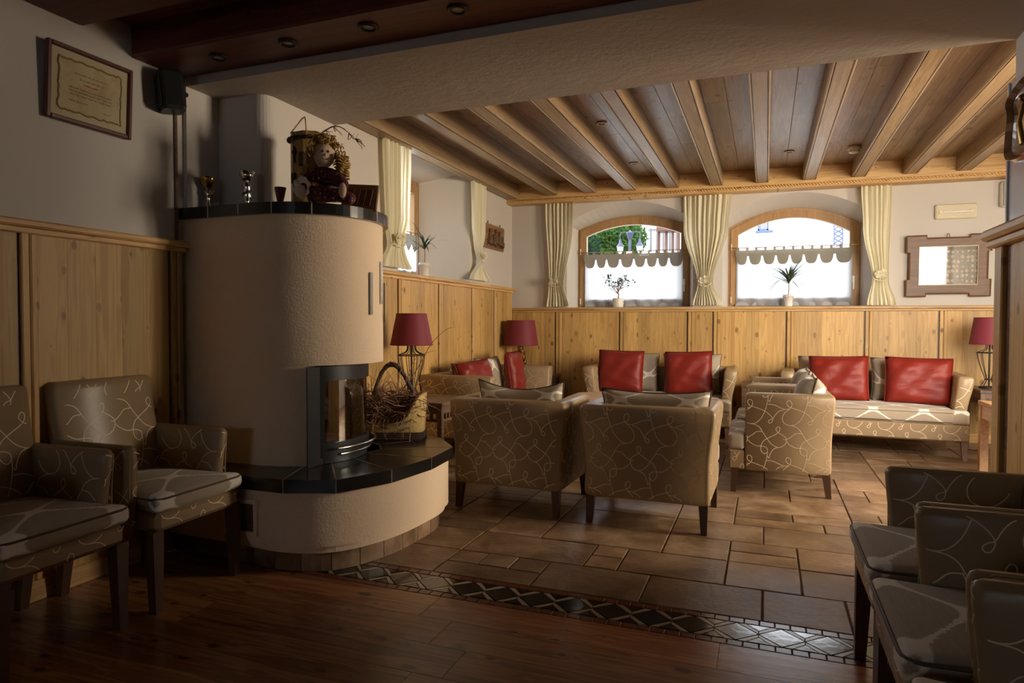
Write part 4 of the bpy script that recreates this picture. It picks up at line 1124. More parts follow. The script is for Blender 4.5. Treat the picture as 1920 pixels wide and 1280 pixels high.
# ================================================================== TABLES AND LAMPS
def lattice_table(label, loc, wx, wy, h, mat='darkwood', group='dark side tables with lattice aprons'):
    t = thing('side_table', label, 'table', loc, group=group); hx, hy = wx / 2, wy / 2
    MB().cbox(-hx, hx, -hy, hy, h - .028, h, .003).build('table_top', M[mat], t)
    for sx in (-1, 1):
        for sy in (-1, 1): MB().cbox(sx * (hx - .006) - (.04 if sx > 0 else 0), sx * (hx - .006) + (0 if sx > 0 else .04), sy * (hy - .006) - (.04 if sy > 0 else 0), sy * (hy - .006) + (0 if sy > 0 else .04), 0, h - .028, .003).build('leg', M[mat], t)
    for ax in (0, 1):
        L = (hx if ax == 0 else hy) - .046; off = (hy if ax == 0 else hx) - .022
        for sg in (-1, 1):
            mb = MB(); o = sg * off
            def bx(a, b, z0, z1):
                if ax == 0: mb.box(a, b, o - .010, o + .010, z0, z1)
                else: mb.box(o - .010, o + .010, a, b, z0, z1)
            bx(-L, L, h - .085, h - .028); bx(-L, L, h - .145, h - .125)
            n_ = int(2 * L / .052)
            for k in range(n_ + 1):
                c = -L + 2 * L * k / n_; bx(max(-L, c - .010), min(L, c + .010), h - .125, h - .085)
            mb.build('lattice_apron', M[mat], t)
    return t
lattice_table('dark lattice side table between the stove bench and the left-wall sofa', (-2.56, 4.72, 0), .60, .56, .60)
lattice_table('dark lattice side table in the corner behind the left-wall sofa', (-2.55, 7.38, 0), .52, .46, .60)
lattice_table('dark lattice side table at the right end of the bright sofa', (2.10, 7.42, 0), .54, .54, .60)
lattice_table('dark lattice side table between the two back-wall sofas', (-.06, 7.40, 0), .34, .50, .58)
t = thing('wooden_table', 'light wooden table by the partition in front of the bright sofa', 'table', (2.0, 5.95, 0))
MB().cbox(-.37, .37, -.48, .48, .545, .58, .004).build('table_top', M['tablewood'], t)
for sx in (-1, 1):
    for sy in (-1, 1): MB().cbox(sx * .365 - (.06 if sx > 0 else 0), sx * .365 + (0 if sx > 0 else .06), sy * .475 - (.06 if sy > 0 else 0), sy * .475 + (0 if sy > 0 else .06), 0, .545, .004).build('leg', M['tablewood'], t)
    MB().cbox(sx * .345 - .012, sx * .345 + .012, -.415, .415, .44, .545, .002).build('apron', M['tablewood'], t)
for sy in (-1, 1): MB().cbox(-.305, .305, sy * .455 - .012, sy * .455 + .012, .44, .545, .002).build('apron', M['tablewood'], t)
t = thing('coffee_table', 'octagonal light wood coffee table in the middle of the lounge', 'table', (-1.13, 5.85, 0))
oc = lambda r, ph=PI / 8: [(r * cos(2 * PI * k / 8 + ph), r * sin(2 * PI * k / 8 + ph)) for k in range(8)]
MB().prism(oc(.56), .515, .55).build('table_top', M['tablewood'], t)
MB().prism(oc(.46), .44, .515).build('apron', M['tablewood'], t)
for k in range(4):
    a = PI / 4 + PI / 2 * k; MB().cbox(.38 * cos(a) - .03, .38 * cos(a) + .03, .38 * sin(a) - .03, .38 * sin(a) + .03, 0, .44, .004).build('leg', M['tablewood'], t)

def shade(t, z0, h, rb, rt):
    o = MB().lathe([(rb, z0), (rt, z0 + h)], 40, cap=False).build('lamp_shade', M['shade'], t)
    MB().lathe([(rt - .003, z0 + h), (rb - .003, z0)], 40, cap=False).build('shade_lining', M['lining'], o)
    for r, z in ((rb, z0), (rt, z0 + h)): MB().tube([(r * cos(2 * PI * k / 40), r * sin(2 * PI * k / 40), z) for k in range(40)], .003, 5, closed=True).build('shade_hem', M['shade'], o)
    MB().tube([(-rt, 0, z0 + h - .02), (rt, 0, z0 + h - .02)], .002, 4).build('shade_spider', M['iron'], o)
def cage_lamp(label, loc, s, rb, rt, hs):
    t = thing('cage_table_lamp', label, 'lamp', loc, group='burgundy lamps with wire cage feet')
    prof = [(.078, .012), (.070, .022), (.036, .075), (.034, .095), (.062, .17), (.095, .28), (.105, .345), (.100, .352), (.055, .372), (.036, .395), (.033, .43)]
    prof = [(a * s, b * s) for a, b in prof]
    for k in range(10):
        a = 2 * PI * k / 10; pts = [p for p in catmull([(r * cos(a), r * sin(a), z) for r, z in prof], 2)]
        MB().tube(pts, .0032, 5).build('cage_wire', M['iron'], t)
    for r, z, th_ in ((.080, .008, .008), (.036, .085, .005), (.107, .347, .004), (.034, .43, .004)):
        MB().tube([(r * s * cos(2 * PI * k / 28), r * s * sin(2 * PI * k / 28), z * s) for k in range(28)], th_ * s, 6, closed=True).build('cage_ring', M['iron'], t)
    MB().lathe([(.085 * s, 0), (.085 * s, .006), (.001, .008)], 24).build('foot_plate', M['iron'], t)
    z1 = .43 * s
    MB().lathe([(.008, .006), (.008, z1 + .06)], 8).build('stem', M['iron'], t)
    MB().lathe([(.016, z1 + .05), (.018, z1 + .10), (.001, z1 + .10)], 10).build('socket', M['blackplastic'], t)
    shade(t, z1, hs, rb, rt)
    return t
cage_lamp('burgundy lamp with a wire cage foot beside the stove', (-2.62, 4.62, .60), 1.0, .168, .120, .245)
l3 = cage_lamp('burgundy lamp with a wire cage foot by the partition edge', (1.97, 7.43, .60), .96, .165, .128, .25)
MB().tube(catmull([(.16, -.10, .50), (.145, -.085, .47), (.125, -.13, .44), (.14, -.12, .40)], 5), .004, 5).build('ring_tag', M['gold'], None).parent = l3
t = thing('figure_table_lamp', 'burgundy lamp with a twisted bronze foot in the room corner', 'lamp', (-2.705, 7.36, .60))
rs = random.Random(3); mb = MB()
MB().lathe([(.07, 0), (.075, .012), (.05, .025), (.001, .03)], 20).build('foot_plate', M['bronze'], t)
for k in range(7):
    a = k * .9; pts = catmull([((.03 + .035 * sin(q * 1.3 + k)) * cos(a + q * .7), (.03 + .035 * sin(q * 1.3 + k)) * sin(a + q * .7), .02 + q * .065) for q in range(6)], 4)
    MB().tube(pts, [.011 - .006 * i / len(pts) for i in range(len(pts))], 6).build('bronze_branch', M['bronze'], t)
for k in range(5): MB().sphere((.05 * cos(k * 1.3), .05 * sin(k * 1.3), .16 + k * .03), .026, 10, 7, (1, 1, .7)).build('bronze_leaf', M['bronze'], t)
shade(t, .345, .29, .208, .165)

# ================================================================== BASKET OF TWIGS
rb_ = math.radians(21)
bk = thing('wicker_basket', 'dark wicker basket with jute lining heaped with twigs on the stove bench', 'basket', (-2.24, 3.725, .465), rb_)
bw, bd = .20, .115
def brect(s_, z, r=.03): return [(p[0], p[1], z) for p in ring8(-bw * s_, bw * s_, -bd * s_, bd * s_, z, r)]
MB().loft([brect(.93, .0), brect(.97, .015), brect(.97, .045)], True).build('wicker_base', M['wicker'], bk)
wk = MB()
for k in range(4): wk.tube([(p[0] * 1.01, p[1] * 1.02, .006 + k * .012) for p in ring8(-bw * .97, bw * .97, -bd * .97, bd * .97, 0, .03)], .0065, 5, closed=True)
wk.build('wicker_weave', M['wicker'], bk)
def lip(x, y): return .105 + .16 * sm(.35, .95, x / bw) + .02 * sin(9 * x)
pts8 = [(cos(a), sin(a)) for a in np.linspace(0, 2 * PI, 41)[:-1]]
def sq(c, s_, k=5):
    m = (abs(c) ** k + abs(s_) ** k) ** (-1 / k); return c * m, s_ * m
ro, ri, rbm = [], [], []
for c, s_ in pts8:
    x, y = sq(c, s_); x *= bw; y *= bd; z = lip(x, y)
    rbm.append((x * .985, y * .985, .035)); ro.append((x * 1.02, y * 1.04, z)); ri.append((x * .93, y * .90, z + .002))
rin = [(x * .88, y * .82, .05) for x, y, z in rbm]
mm = MB(); bridge(mm, rbm, ro, True, True); bridge(mm, ro, ri, True, True); bridge(mm, ri, rin, True, True); mm.add(rin, [list(range(40))])
mm.build('jute_lining', M['felt'], bk)
hd = MB()
for k in range(4):
    pts = [(-.17 + .335 * q / 16 + 0, .012 * cos(k * 1.57 + q * .9), .10 + (.40 * sin(PI * (q / 16) ** .8) + .12 * (q / 16)) * .82 + .010 * sin(k * 1.57 + q * .9)) for q in range(17)]
    hd.tube(pts, .009, 5)
hd.build('handle', M['wicker'], bk)
rs = random.Random(77); tw = MB()
def twig(b, d, l, r, bend=.25, kids=1):
    pts = [Vector(b)]; d = Vector(d).normalized()
    n = 5
    for k in range(n):
        d = (d + Vector([rs.uniform(-bend, bend) for _ in range(3)])).normalized(); pts.append(pts[-1] + d * l / n)
    tw.tube([tuple(p) for p in pts], [r * (1 - .6 * k / n) for k in range(n + 1)], 4, cap=False)
    for _ in range(kids):
        i = rs.randint(1, n - 1); twig(tuple(pts[i]), (d + Vector([rs.uniform(-.9, .9) for _ in range(3)])), l * rs.uniform(.3, .5), r * .6, bend, 0)
for k in range(300):
    b = (rs.uniform(-.24, .15), rs.uniform(-.11, .08), rs.uniform(.10, .29)); an = rs.uniform(0, 2 * PI)
    twig(b, (cos(an), sin(an) * .7, rs.uniform(-.15, .5)), rs.uniform(.08, .22), rs.uniform(.0026, .005), .35, 1)
for k in range(46):
    b = (rs.uniform(-.20, .12), rs.uniform(-.08, .08), .15)
    twig(b, (rs.uniform(-.7, .7), rs.uniform(-.4, .2), rs.uniform(.6, 1.2)), rs.uniform(.15, .36), rs.uniform(.0018, .003), .22, 2)
for k in range(14):
    b = (rs.uniform(-.20, .16), -.10, .13)
    twig(b, (rs.uniform(-.4, .4), -.5, -.5), rs.uniform(.08, .16), .0025, .3, 1)
def longt(P, r): tw.tube(catmull(P, 4), [r * (1 - .75 * k / (4 * (len(P) - 1))) for k in range(4 * (len(P) - 1) + 1)], 5)
longt([(-.10, 0, .16), (.05, .0, .30), (.16, .0, .46), (.24, -.02, .60), (.33, -.02, .69), (.40, -.02, .715)], .0042)
longt([(-.12, -.03, .14), (.05, -.04, .22), (.22, -.05, .27), (.38, -.05, .265), (.50, -.06, .30)], .0038)
longt([(-.02, .02, .18), (.07, .02, .34), (.13, .02, .50), (.21, .01, .545), (.27, .01, .56)], .003)
longt([(.05, -.03, .2), (.16, -.04, .29), (.26, -.04, .35), (.34, -.05, .42)], .0026)
tw.build('twigs', M['twig'], bk, kind='stuff')

# ================================================================== ON THE STOVE LEDGE
ZT = 1.8145
def trophy(kind, label, loc):
    t = thing('trophy', label, 'trophy', loc, group='trophies on the stove ledge')
    if kind == 0:
        MB().cbox(-.03, .03, -.03, .03, 0, .018, .002).build('base', flat('brown_marble', (.05, .02, .015), .3), t)
        MB().lathe([(.012, .018), (.014, .03), (.009, .05), (.012, .085), (.022, .105), (.012, .112), (.006, .118)], 12).build('stem', M['chrome'], t)
        MB().lathe([(.006, .118), (.018, .128), (.034, .148), (.041, .172), (.043, .185), (.040, .185), (.036, .165), (.005, .13)], 20).build('cup', M['gold'], t)
        for s_ in (-1, 1): MB().tube(catmull([(s_ * .014, 0, .075), (s_ * .032, 0, .10), (s_ * .036, 0, .112)], 4), [.006, .006, .006, .005, .005, .004, .003, .002, .001], 5).build('wing', M['gold'], t)
    elif kind == 1:
        MB().cbox(-.035, .035, -.03, .03, 0, .012, .002).build('base', flat('grey_marble', (.20, .19, .17), .3), t)
        MB().lathe([(.016, .012), (.010, .028), (.012, .04), (.020, .06), (.020, .085), (.016, .11), (.024, .128), (.010, .134), (.006, .14)], 14).build('stem', M['chrome'], t)
        MB().tube([(.021 * cos(k * .5), .021 * sin(k * .5), .05 + k * .003) for k in range(14)], .005, 5).build('ribbon', M['blackplastic'], t)
        MB().lathe([(.006, .14), (.024, .15), (.034, .168), (.037, .195), (.034, .195), (.03, .17), (.005, .15)], 14).build('cup', M['chrome'], t)
        for s_ in (-1, 1): MB().tube(catmull([(s_ * .026, 0, .150), (s_ * .046, 0, .175), (s_ * .050, 0, .192), (s_ * .040, 0, .198), (s_ * .034, 0, .185)], 4), .0028, 5).build('handle', M['chrome'], t)
    else:
        MB().lathe([(.018, 0), (.018, .006), (.008, .010), (.012, .02), (.022, .06), (.030, .095), (.027, .095), (.018, .05), (.004, .012)], 16).build('cup', flat('red_glass', (.12, .015, .012), .15), t)
        for s_ in (-1, 1): MB().tube([(s_ * .014, 0, .006), (s_ * .036, 0, .088), (s_ * .028, 0, .092)], .0025, 5).build('handle', M['gold'], t)
    return t
trophy(0, 'gold cup trophy with a brown base near the left wall', (-2.875, 2.83, ZT))
trophy(1, 'silver cup trophy with two curled handles', (-2.605, 2.83, ZT))
trophy(2, 'small red and gold goblet trophy', (-2.385, 2.83, ZT))
# hooped wooden vessel with rope and dry branch
ves = thing('wooden_vessel', 'yellow wooden wall vessel with braided rope and dry branch behind the doll', 'vessel', (-2.36, 3.02, ZT))
YW = wood('yellow_vessel_wood', (.42, .26, .07), (.30, .17, .045), (.06, .025, .01), (2, None), knots=.6)
oc_ = lambda r, z: [(r * cos(2 * PI * k / 8 + .3), r * .75 * sin(2 * PI * k / 8 + .3), z) for k in range(8)]
MB().loft([oc_(.100, 0), oc_(.104, .03), oc_(.098, .031), oc_(.100, .42), oc_(.092, .42), oc_(.088, .05)], True).build('body', YW, ves)
rp_ = MB()
for ph in (0, PI): rp_.tube([((.106 + .006 * cos(k * .8 + ph)) * cos(2 * PI * k / 70), (.081 + .006 * cos(k * .8 + ph)) * sin(2 * PI * k / 70), .385 + .006 * sin(k * .8 + ph)) for k in range(70)], .0065, 5, closed=True)
rp_.build('braided_rope', M['wicker'], ves)
MB().tube([(-.05, -.075, .41), (-.005, -.03, .50), (.0, -.02, .508), (.012, -.03, .495), (.05, -.07, .40)], .004, 5).build('hanging_cord', M['felt'], ves)
for (x, z, w_, h_) in ((-.045, .30, .03, .02), (-.035, .25, .012, .09), (.0, .23, .04, .075), (-.05, .14, .03, .06), (.0, .10, .04, .06)):
    MB().cbox(x, x + w_, -.080, -.064, z, z + h_, .006).build('carved_ornament', M['wicker'], ves)
br = MB()
def brr(P, r): br.tube(catmull(P, 4), [r * (1 - .7 * k / (4 * (len(P) - 1))) for k in range(4 * (len(P) - 1) + 1)], 5)
main = [(.05, .02, .40), (.09, .03, .435), (.15, .03, .455), (.20, .03, .445), (.25, .03, .41), (.29, .03, .375)]
brr(main, .005)
rs = random.Random(8)
for k in range(12):
    p = main[rs.randint(1, 5)]; brr([p, (p[0] + rs.uniform(.0, .04), p[1] + rs.uniform(-.02, .02), p[2] + rs.uniform(-.04, .012)), (p[0] + rs.uniform(.03, .07), p[1] + rs.uniform(-.03, .03), p[2] + rs.uniform(-.07, .0))], .003)
br.build('dry_branch', M['twig'], ves)
# carved board leaning behind the doll
o = MB().cbox(-.10, .10, -.009, .009, 0, .15, .004).build('carved_board', wood('carved_brown_board', (.26, .12, .05), (.16, .07, .028), (.05, .02, .01), (0, None), across=(40,), knots=.6), loc=(-2.085, 3.10, ZT)); o.rotation_euler = (-.22, .05, .30)
for k in range(5): MB().tube([(-.08 + .035 * k, -.011, .03), (-.07 + .035 * k, -.011, .12)], .003, 4).build('carved_line', M['wicker'], o)
tag(o, 'brown carved wooden board leaning behind the rag doll', 'board')
# rag doll: one continuous body, head, curls
doll = thing('rag_doll', 'curly blonde rag doll in a dark red printed dress seated on the ledge', 'doll', (-2.15, 2.89, ZT)); doll.scale = (1.16, 1.16, 1.16)
def dress():
    t = NT('red_print_dress'); o = t.obj(); s = t.n('TexVoronoi', feature='F1'); t.set(s, 'Vector', o); t.set(s, 'Scale', 42.0)
    sp = t.n('MapRange'); t.set(sp, 0, s.outputs[0]); sp.inputs[1].default_value = .18; sp.inputs[2].default_value = .24; sp.inputs[3].default_value = 1; sp.inputs[4].default_value = 0
    b = t.n('TexBrick'); t.set(b, 'Vector', o); t.set(b, 'Scale', 24.0); b.inputs['Color1'].default_value = (.035, .008, .012, 1); b.inputs['Color2'].default_value = (.06, .012, .015, 1); b.inputs['Mortar'].default_value = (.22, .05, .04, 1)
    return t.fin(t.mix(sp.outputs[0], b.outputs[0], (.40, .28, .16)), .9)
DM = dress(); SK = flat('muslin_skin', (.62, .44, .31), .9, bump=.1, bscale=120)
def skin_body(name, joints, edges, mat, parent, sub=2):
    me = bpy.data.meshes.new(name); me.from_pydata([j[0] for j in joints], edges, []); me.materials.append(mat)
    o = bpy.data.objects.new(name, me); COL.objects.link(o); o.parent = parent
    o.modifiers.new('skin', 'SKIN'); o.modifiers.new('sub', 'SUBSURF').levels = sub; o.modifiers['sub'].render_levels = sub
    for i, j in enumerate(joints): me.skin_vertices[0].data[i].radius = j[1] if hasattr(j[1], '__len__') else (j[1], j[1])
    me.skin_vertices[0].data[0].use_root = True
    for p in me.polygons: p.use_smooth = True
    return o
J = [((0, 0, .05), .062), ((0, .0, .12), .052), ((0, 0, .165), .022), ((-.045, -.02, .13), .034), ((-.075, -.045, .085), .036), ((-.045, -.085, .055), .026),
     ((.045, -.01, .13), .030), ((.10, -.03, .10), .030), ((.145, -.055, .06), .026), ((.02, -.06, .034), .042), ((.07, -.085, .024), .034), ((.14, -.075, .020), .032), ((.20, -.06, -.004), .028), ((-.05, -.05, .03), .045)]
body = skin_body('dressed_body', J, [(0, 1), (1, 2), (1, 3), (3, 4), (4, 5), (1, 6), (6, 7), (7, 8), (0, 9), (9, 10), (10, 11), (11, 12), (0, 13)], DM, doll)
MB().sphere((-.040, -.108, .040), .024, 12, 8, (.85, .7, 1.35)).build('hand', SK, doll)
MB().sphere((.165, -.10, .035), .022, 12, 8, (.8, .7, 1.5)).build('hand', SK, doll)
rf = MB()
rf.grid(lambda u, v: (-.040 + (.020 + .026 * v) * cos(2 * PI * u), -.098 - .012 * v + .006 * sin(14 * PI * u) * v, .062 + (.020 + .026 * v) * sin(2 * PI * u)), 48, 3)
rf.build('lace_cuff', M['lining'], doll)
hd_ = MB().sphere((0, 0, 0), .050, 18, 14, (.92, .88, 1.12)).build('head', SK, doll, (.012, -.02, .215), .75)
for x in (-.011, .013): MB().sphere((x, -.0435, .008), .0048, 8, 6, (1, .5, 1.2)).build('eye', M['blackplastic'], hd_)
MB().sphere((.002, -.045, -.008), .0055, 8, 6).build('nose', SK, hd_)
MB().tube(catmull([(-.014, -.040, -.020), (-.004, -.0425, -.026), (.008, -.0425, -.026), (.018, -.039, -.019)], 4), .0013, 4).build('mouth', M['wicker'], hd_)
cu = MB(); rs = random.Random(15)
def curl(c, ax, l, r, tr):
    ax = Vector(ax).normalized(); s1 = ax.orthogonal().normalized(); s2 = ax.cross(s1); n = 22
    cu.tube([tuple(Vector(c) + ax * l * k / n + (s1 * cos(k * .95) + s2 * sin(k * .95)) * r) for k in range(n)], tr, 4, cap=False)
for k in range(150):
    a = rs.uniform(0, 2 * PI); e = rs.uniform(-.2, 1.5)
    d = Vector((cos(a) * cos(e), sin(a) * cos(e), sin(e)))
    if (d.x * sin(.75) - d.y * cos(.75)) > .42 and d.z < .80: continue
    p = Vector((.012, -.015, .218)) + Vector((d.x * .048, d.y * .046, d.z * .056))
    curl(p, (d.x + rs.uniform(-.4, .4), d.y + rs.uniform(-.4, .4), d.z - .5), rs.uniform(.02, .05), .009, .0028)
for k in range(120):   # side tresses
    s_ = rs.choice((-1, -1, 1)); h = rs.random()
    p = Vector((.012 + s_ * (.05 + .035 * h * (1.3 if s_ < 0 else .6)) + rs.uniform(-.02, .02) + (.018 if s_ > 0 else 0), (-.02 if s_ < 0 else .012) + rs.uniform(-.03, .02), .225 - h * (.14 if s_ < 0 else .10)))
    curl(p, (rs.uniform(-.4, .4), rs.uniform(-.5, .2), -1), rs.uniform(.02, .05), .010, .0028)
cu.build('curly_hair', flat('blonde_wool', (.44, .26, .075), .85, var=.3, bscale=30), doll, kind='stuff')

# ================================================================== WALL THINGS
# certificate on the left wall, tipped forward at the top
ce = thing('framed_certificate', 'parchment certificate in a narrow dark red frame above the left wainscot', 'picture', (XL + .008, 2.192, 2.098))
ce.rotation_euler = (0, .055, 0)
w_, h_ = .415, .335
fm = MB()
for (y0, y1, z0, z1) in ((-w_ / 2, -w_ / 2 + .02, 0, h_), (w_ / 2 - .02, w_ / 2, 0, h_), (-w_ / 2 + .02, w_ / 2 - .02, 0, .02), (-w_ / 2 + .02, w_ / 2 - .02, h_ - .02, h_)): fm.cbox(0, .022, y0, y1, z0, z1, .004)
fm.build('frame', flat('mahogany_frame', (.09, .018, .012), .35), ce)
MB().box(.002, .008, -w_ / 2 + .018, w_ / 2 - .018, .018, h_ - .018).build('mat_board', flat('aged_mat', (.50, .42, .27), .9), ce)
def parch():
    t = NT('parchment'); n = t.noise(t.obj(), 9, 5, .6); n2 = t.noise(t.obj(), 40, 3)
    return t.fin(t.mix(n2, t.ramp(n, [(.3, (.30, .21, .09)), (.55, (.52, .41, .24)), (.8, (.56, .46, .29))]), (.5, .40, .24)), .9)
rs = random.Random(2); pe = []
pw, ph_ = .30, .225
for (a, b, n_) in (((-pw / 2, .055), (pw / 2, .055), 22), ((pw / 2, .055), (pw / 2, .055 + ph_), 16), ((pw / 2, .055 + ph_), (-pw / 2, .055 + ph_), 22), ((-pw / 2, .055 + ph_), (-pw / 2, .055), 16)):
    for k in range(n_): pe.append((a[0] + (b[0] - a[0]) * k / n_ + rs.uniform(-.004, .004), a[1] + (b[1] - a[1]) * k / n_ + rs.uniform(-.004, .004)))
MB().prism(pe, .008, .0095, 'x').build('parchment_sheet', parch(), ce)
edge = MB(); edge.tube([(.0098, y, z) for y, z in pe], .0042, 4, closed=True); edge.build('scorched_edge', flat('scorched', (.30, .21, .08), .9), ce)
INK = flat('ink', (.06, .045, .03), .9); INKR = flat('red_ink', (.22, .025, .015), .9)
def scribble(y0, y1, z, mat, h=.0042, seed=0):
    rs = random.Random(seed); mb = MB(); y = y0
    while y < y1:
        l = min(rs.uniform(.010, .032), y1 - y); k = y
        while k < y + l:
            ww = rs.uniform(.0012, .0026); hh_ = h * rs.choice((.6, .6, .7, 1.0)); mb.box(.0096, .0099, k, k + ww, z, z + hh_); k += ww + .0009
        y += l + .006
    mb.build('handwritten_line', mat, ce)
for i, (a, b, z, m) in enumerate(((-.078, .082, .226, INK), (-.055, .060, .204, INK), (-.035, .036, .184, INKR), (-.10, .105, .160, INK), (-.10, .105, .145, INK), (-.10, .105, .130, INK), (-.10, -.012, .102, INK), (.062, .10, .084, INK))): scribble(a, b, z, m, .006 if m is INKR else .0042, i)
# carved plaque near the corner
pq = thing('carved_plaque', 'brown carved wooden relief plaque on the left wall near the corner', 'plaque', (XL + .012, 7.08, 2.05)); pq.rotation_euler = (0, .03, 0)
MB().cbox(-.008, .012, -.29, .29, 0, .275, .005).build('board', wood('plaque_wood', (.23, .115, .05), (.15, .07, .03), (.05, .02, .01), (1, None), knots=.3), pq)
rs = random.Random(31)
RW = flat('carved_relief', (.13, .07, .035), .6, var=.5, bscale=30)
for (y, z, hh_) in ((-.17, .05, .16), (.0, .07, .15), (.11, .06, .15), (.19, .05, .10), (-.06, .05, .10)):
    mb = MB(); mb.tube([(.014, y, z), (.022, y + .01, z + hh_ * .4), (.018, y + .004, z + hh_ * .75)], [.045, .035, .02], 8); mb.sphere((.022, y + .004, z + hh_ * .92), .024, 8, 6); mb.build('relief_figure', RW, pq)
for k in range(14): MB().tube([(.014, rs.uniform(-.24, .24), .03), (.016, rs.uniform(-.24, .24), rs.uniform(.05, .11))], .007, 5).build('relief_line', RW, pq)
for y in (-.22, .14): MB().tube([(.012, y, .275), (.012, y, .30)], .006, 5).build('hanger', M['iron'], pq)
# eared picture frame on the back wall
pf = thing('eared_picture', 'framed photo collage in a brown frame with stepped corners', 'picture', tuple(Bp(4.674, 1.487, .012)), TH); pf.rotation_euler[0] = .03
W2, H2, e_, ew, eh = .372, .618, .028, .18, .17
po = []
for (sx, sy) in ((-1, -1), (1, -1), (1, 1), (-1, 1)):
    X_, Z_ = sx * W2, (0 if sy < 0 else H2); ix, iz = sx * (W2 - e_), (e_ if sy < 0 else H2 - e_)
    cx_, cz_ = sx * (W2 - ew), (eh if sy < 0 else H2 - eh)
    seq = [(ix, cz_), (X_, cz_), (X_, Z_), (cx_, Z_), (cx_, iz)]
    po += seq if sx * sy < 0 and False else (seq if (sx, sy) in ((1, -1), (-1, 1)) and False else seq)
po = []
a_, b_ = W2, W2 - e_; c_ = W2 - ew
po = [(-a_, 0), (-c_, 0), (-c_, e_), (c_, e_), (c_, 0), (a_, 0), (a_, eh), (b_, eh), (b_, H2 - eh), (a_, H2 - eh), (a_, H2), (c_, H2), (c_, H2 - e_), (-c_, H2 - e_), (-c_, H2), (-a_, H2), (-a_, H2 - eh), (-b_, H2 - eh), (-b_, eh), (-a_, eh)]
FW = wood('walnut_frame', (.16, .088, .05), (.11, .058, .032), (.06, .03, .015), (0, None), across=(20,), knots=.3)
mb = MB(); ix0, ix1, iz0, iz1 = -.258, .258, .115, .505
# face as four pieces around the opening
for (x0, x1, z0, z1) in ((-b_, ix0, e_, H2 - e_), (ix1, b_, e_, H2 - e_), (ix0, ix1, e_, iz0), (ix0, ix1, iz1, H2 - e_)): mb.box(x0, x1, -.026, .0, z0, z1)
for sx in (-1, 1):
    for (z0, z1, q0, q1) in ((0, eh, 0, e_), (H2 - eh, H2, H2 - e_, H2)):
        mb.box(min(sx * b_, sx * a_), max(sx * b_, sx * a_), -.026, 0, z0, z1); mb.box(min(sx * c_, sx * b_), max(sx * c_, sx * b_), -.026, 0, q0, q1)
mb.build('frame', FW, pf)
MB().tube([(x, -.028, z) for x, z in po], .008, 5, closed=True, smooth=False).build('frame_bead', flat('gilt_brown_bead', (.17, .08, .03), .4), pf)
MB().tube([(ix0, -.027, iz0), (ix1, -.027, iz0), (ix1, -.027, iz1), (ix0, -.027, iz1)], .006, 5, closed=True, smooth=False).build('inner_slip', flat('cream_slip', (.75, .66, .45), .5), pf)
def collage():
    t = NT('sepia_collage'); o = t.obj(); s = t.n('SeparateXYZ'); t.set(s, 0, o)
    v = t.n('TexVoronoi', feature='F1'); t.set(v, 'Vector', t.scale(o, (1, 0, .85))); t.set(v, 'Scale', 24.0); t.set(v, 'Randomness', .35)
    m = t.n('MapRange'); t.set(m, 0, v.outputs[0]); m.inputs[1].default_value = .30; m.inputs[2].default_value = .38; m.inputs[3].default_value = 1; m.inputs[4].default_value = 0
    i2 = t.n('MapRange'); t.set(i2, 0, v.outputs[0]); i2.inputs[1].default_value = .1; i2.inputs[2].default_value = .22; i2.inputs[3].default_value = 1; i2.inputs[4].default_value = 0
    nz = t.noise(o, 70, 4, .7); bgc = t.ramp(nz, [(.35, (.05, .042, .028)), (.65, (.26, .215, .14))])
    c = t.mix(m.outputs[0], bgc, (.52, .43, .29)); c = t.mix(t.math('MULTIPLY', i2.outputs[0], nz), c, (.07, .055, .035))
    top = t.math('GREATER_THAN', s.outputs[2], .465); c = t.mix(top, c, (.10, .085, .05))
    return t.fin(c, .35, 0, .5)
MB().box(ix0 - .004, ix1 + .004, -.012, -.006, iz0 - .004, iz1 + .004).build('photo_collage', collage(), pf)
mb = MB(); rs = random.Random(4); x = -.19
while x < .21:
    if rs.random() > .15: mb.box(x, x + .008, -.0125, -.012, .472, .490)
    x += .0125
mb.build('title_strip', flat('collage_title', (.03, .025, .015), .5), pf)
MB().box(ix0, ix1, -.020, -.018, iz0, iz1).build('picture_glass', glass('picture_glass', (1, 1, 1), .35, .03), pf)
MB().tube(catmull([(-.012, -.012, H2 - e_), (-.008, -.012, H2 + .012), (.008, -.012, H2 + .012), (.012, -.012, H2 - e_)], 4), .003, 4).build('hanging_loop', M['iron'], pf)
# emergency light
el = thing('emergency_light', 'cream rectangular emergency light above the framed picture', 'light fitting', tuple(Bp(4.74, 2.268, 0)), TH)
MB().cbox(-.184, .184, -.045, 0, 0, .15, .012).build('housing', M['cream'], el)
MB().cbox(-.165, .165, -.050, -.045, .02, .13, .004).build('diffuser', flat('clear_diffuser', (.62, .56, .40), .15), el)
MB().tube([(-.12, -.052, .07), (.13, -.052, .07)], .012, 8).build('tube', M['white'], el)
for s_ in (-1, 1): MB().cbox(s_ * .135 - .02, s_ * .135 + .02, -.058, -.05, .05, .09, .004).build('tube_holder', M['cream'], el)
# white wall speaker
ws = thing('wall_speaker', 'pale grey rounded wall speaker by the partition edge', 'speaker', tuple(Bp(5.22, 2.36, 0)), TH)
MB().rbox(.11, .05, .128, .03, 4, c=(0, -.055, .128)).build('cabinet', M['white'], ws, merge=True)
MB().rbox(.102, .008, .120, .007, 4, c=(0, -.106, .128)).build('grille', M['grey'], ws, merge=True)
MB().box(-.012, .012, -.117, -.113, .12, .145).build('badge', M['white'], ws)
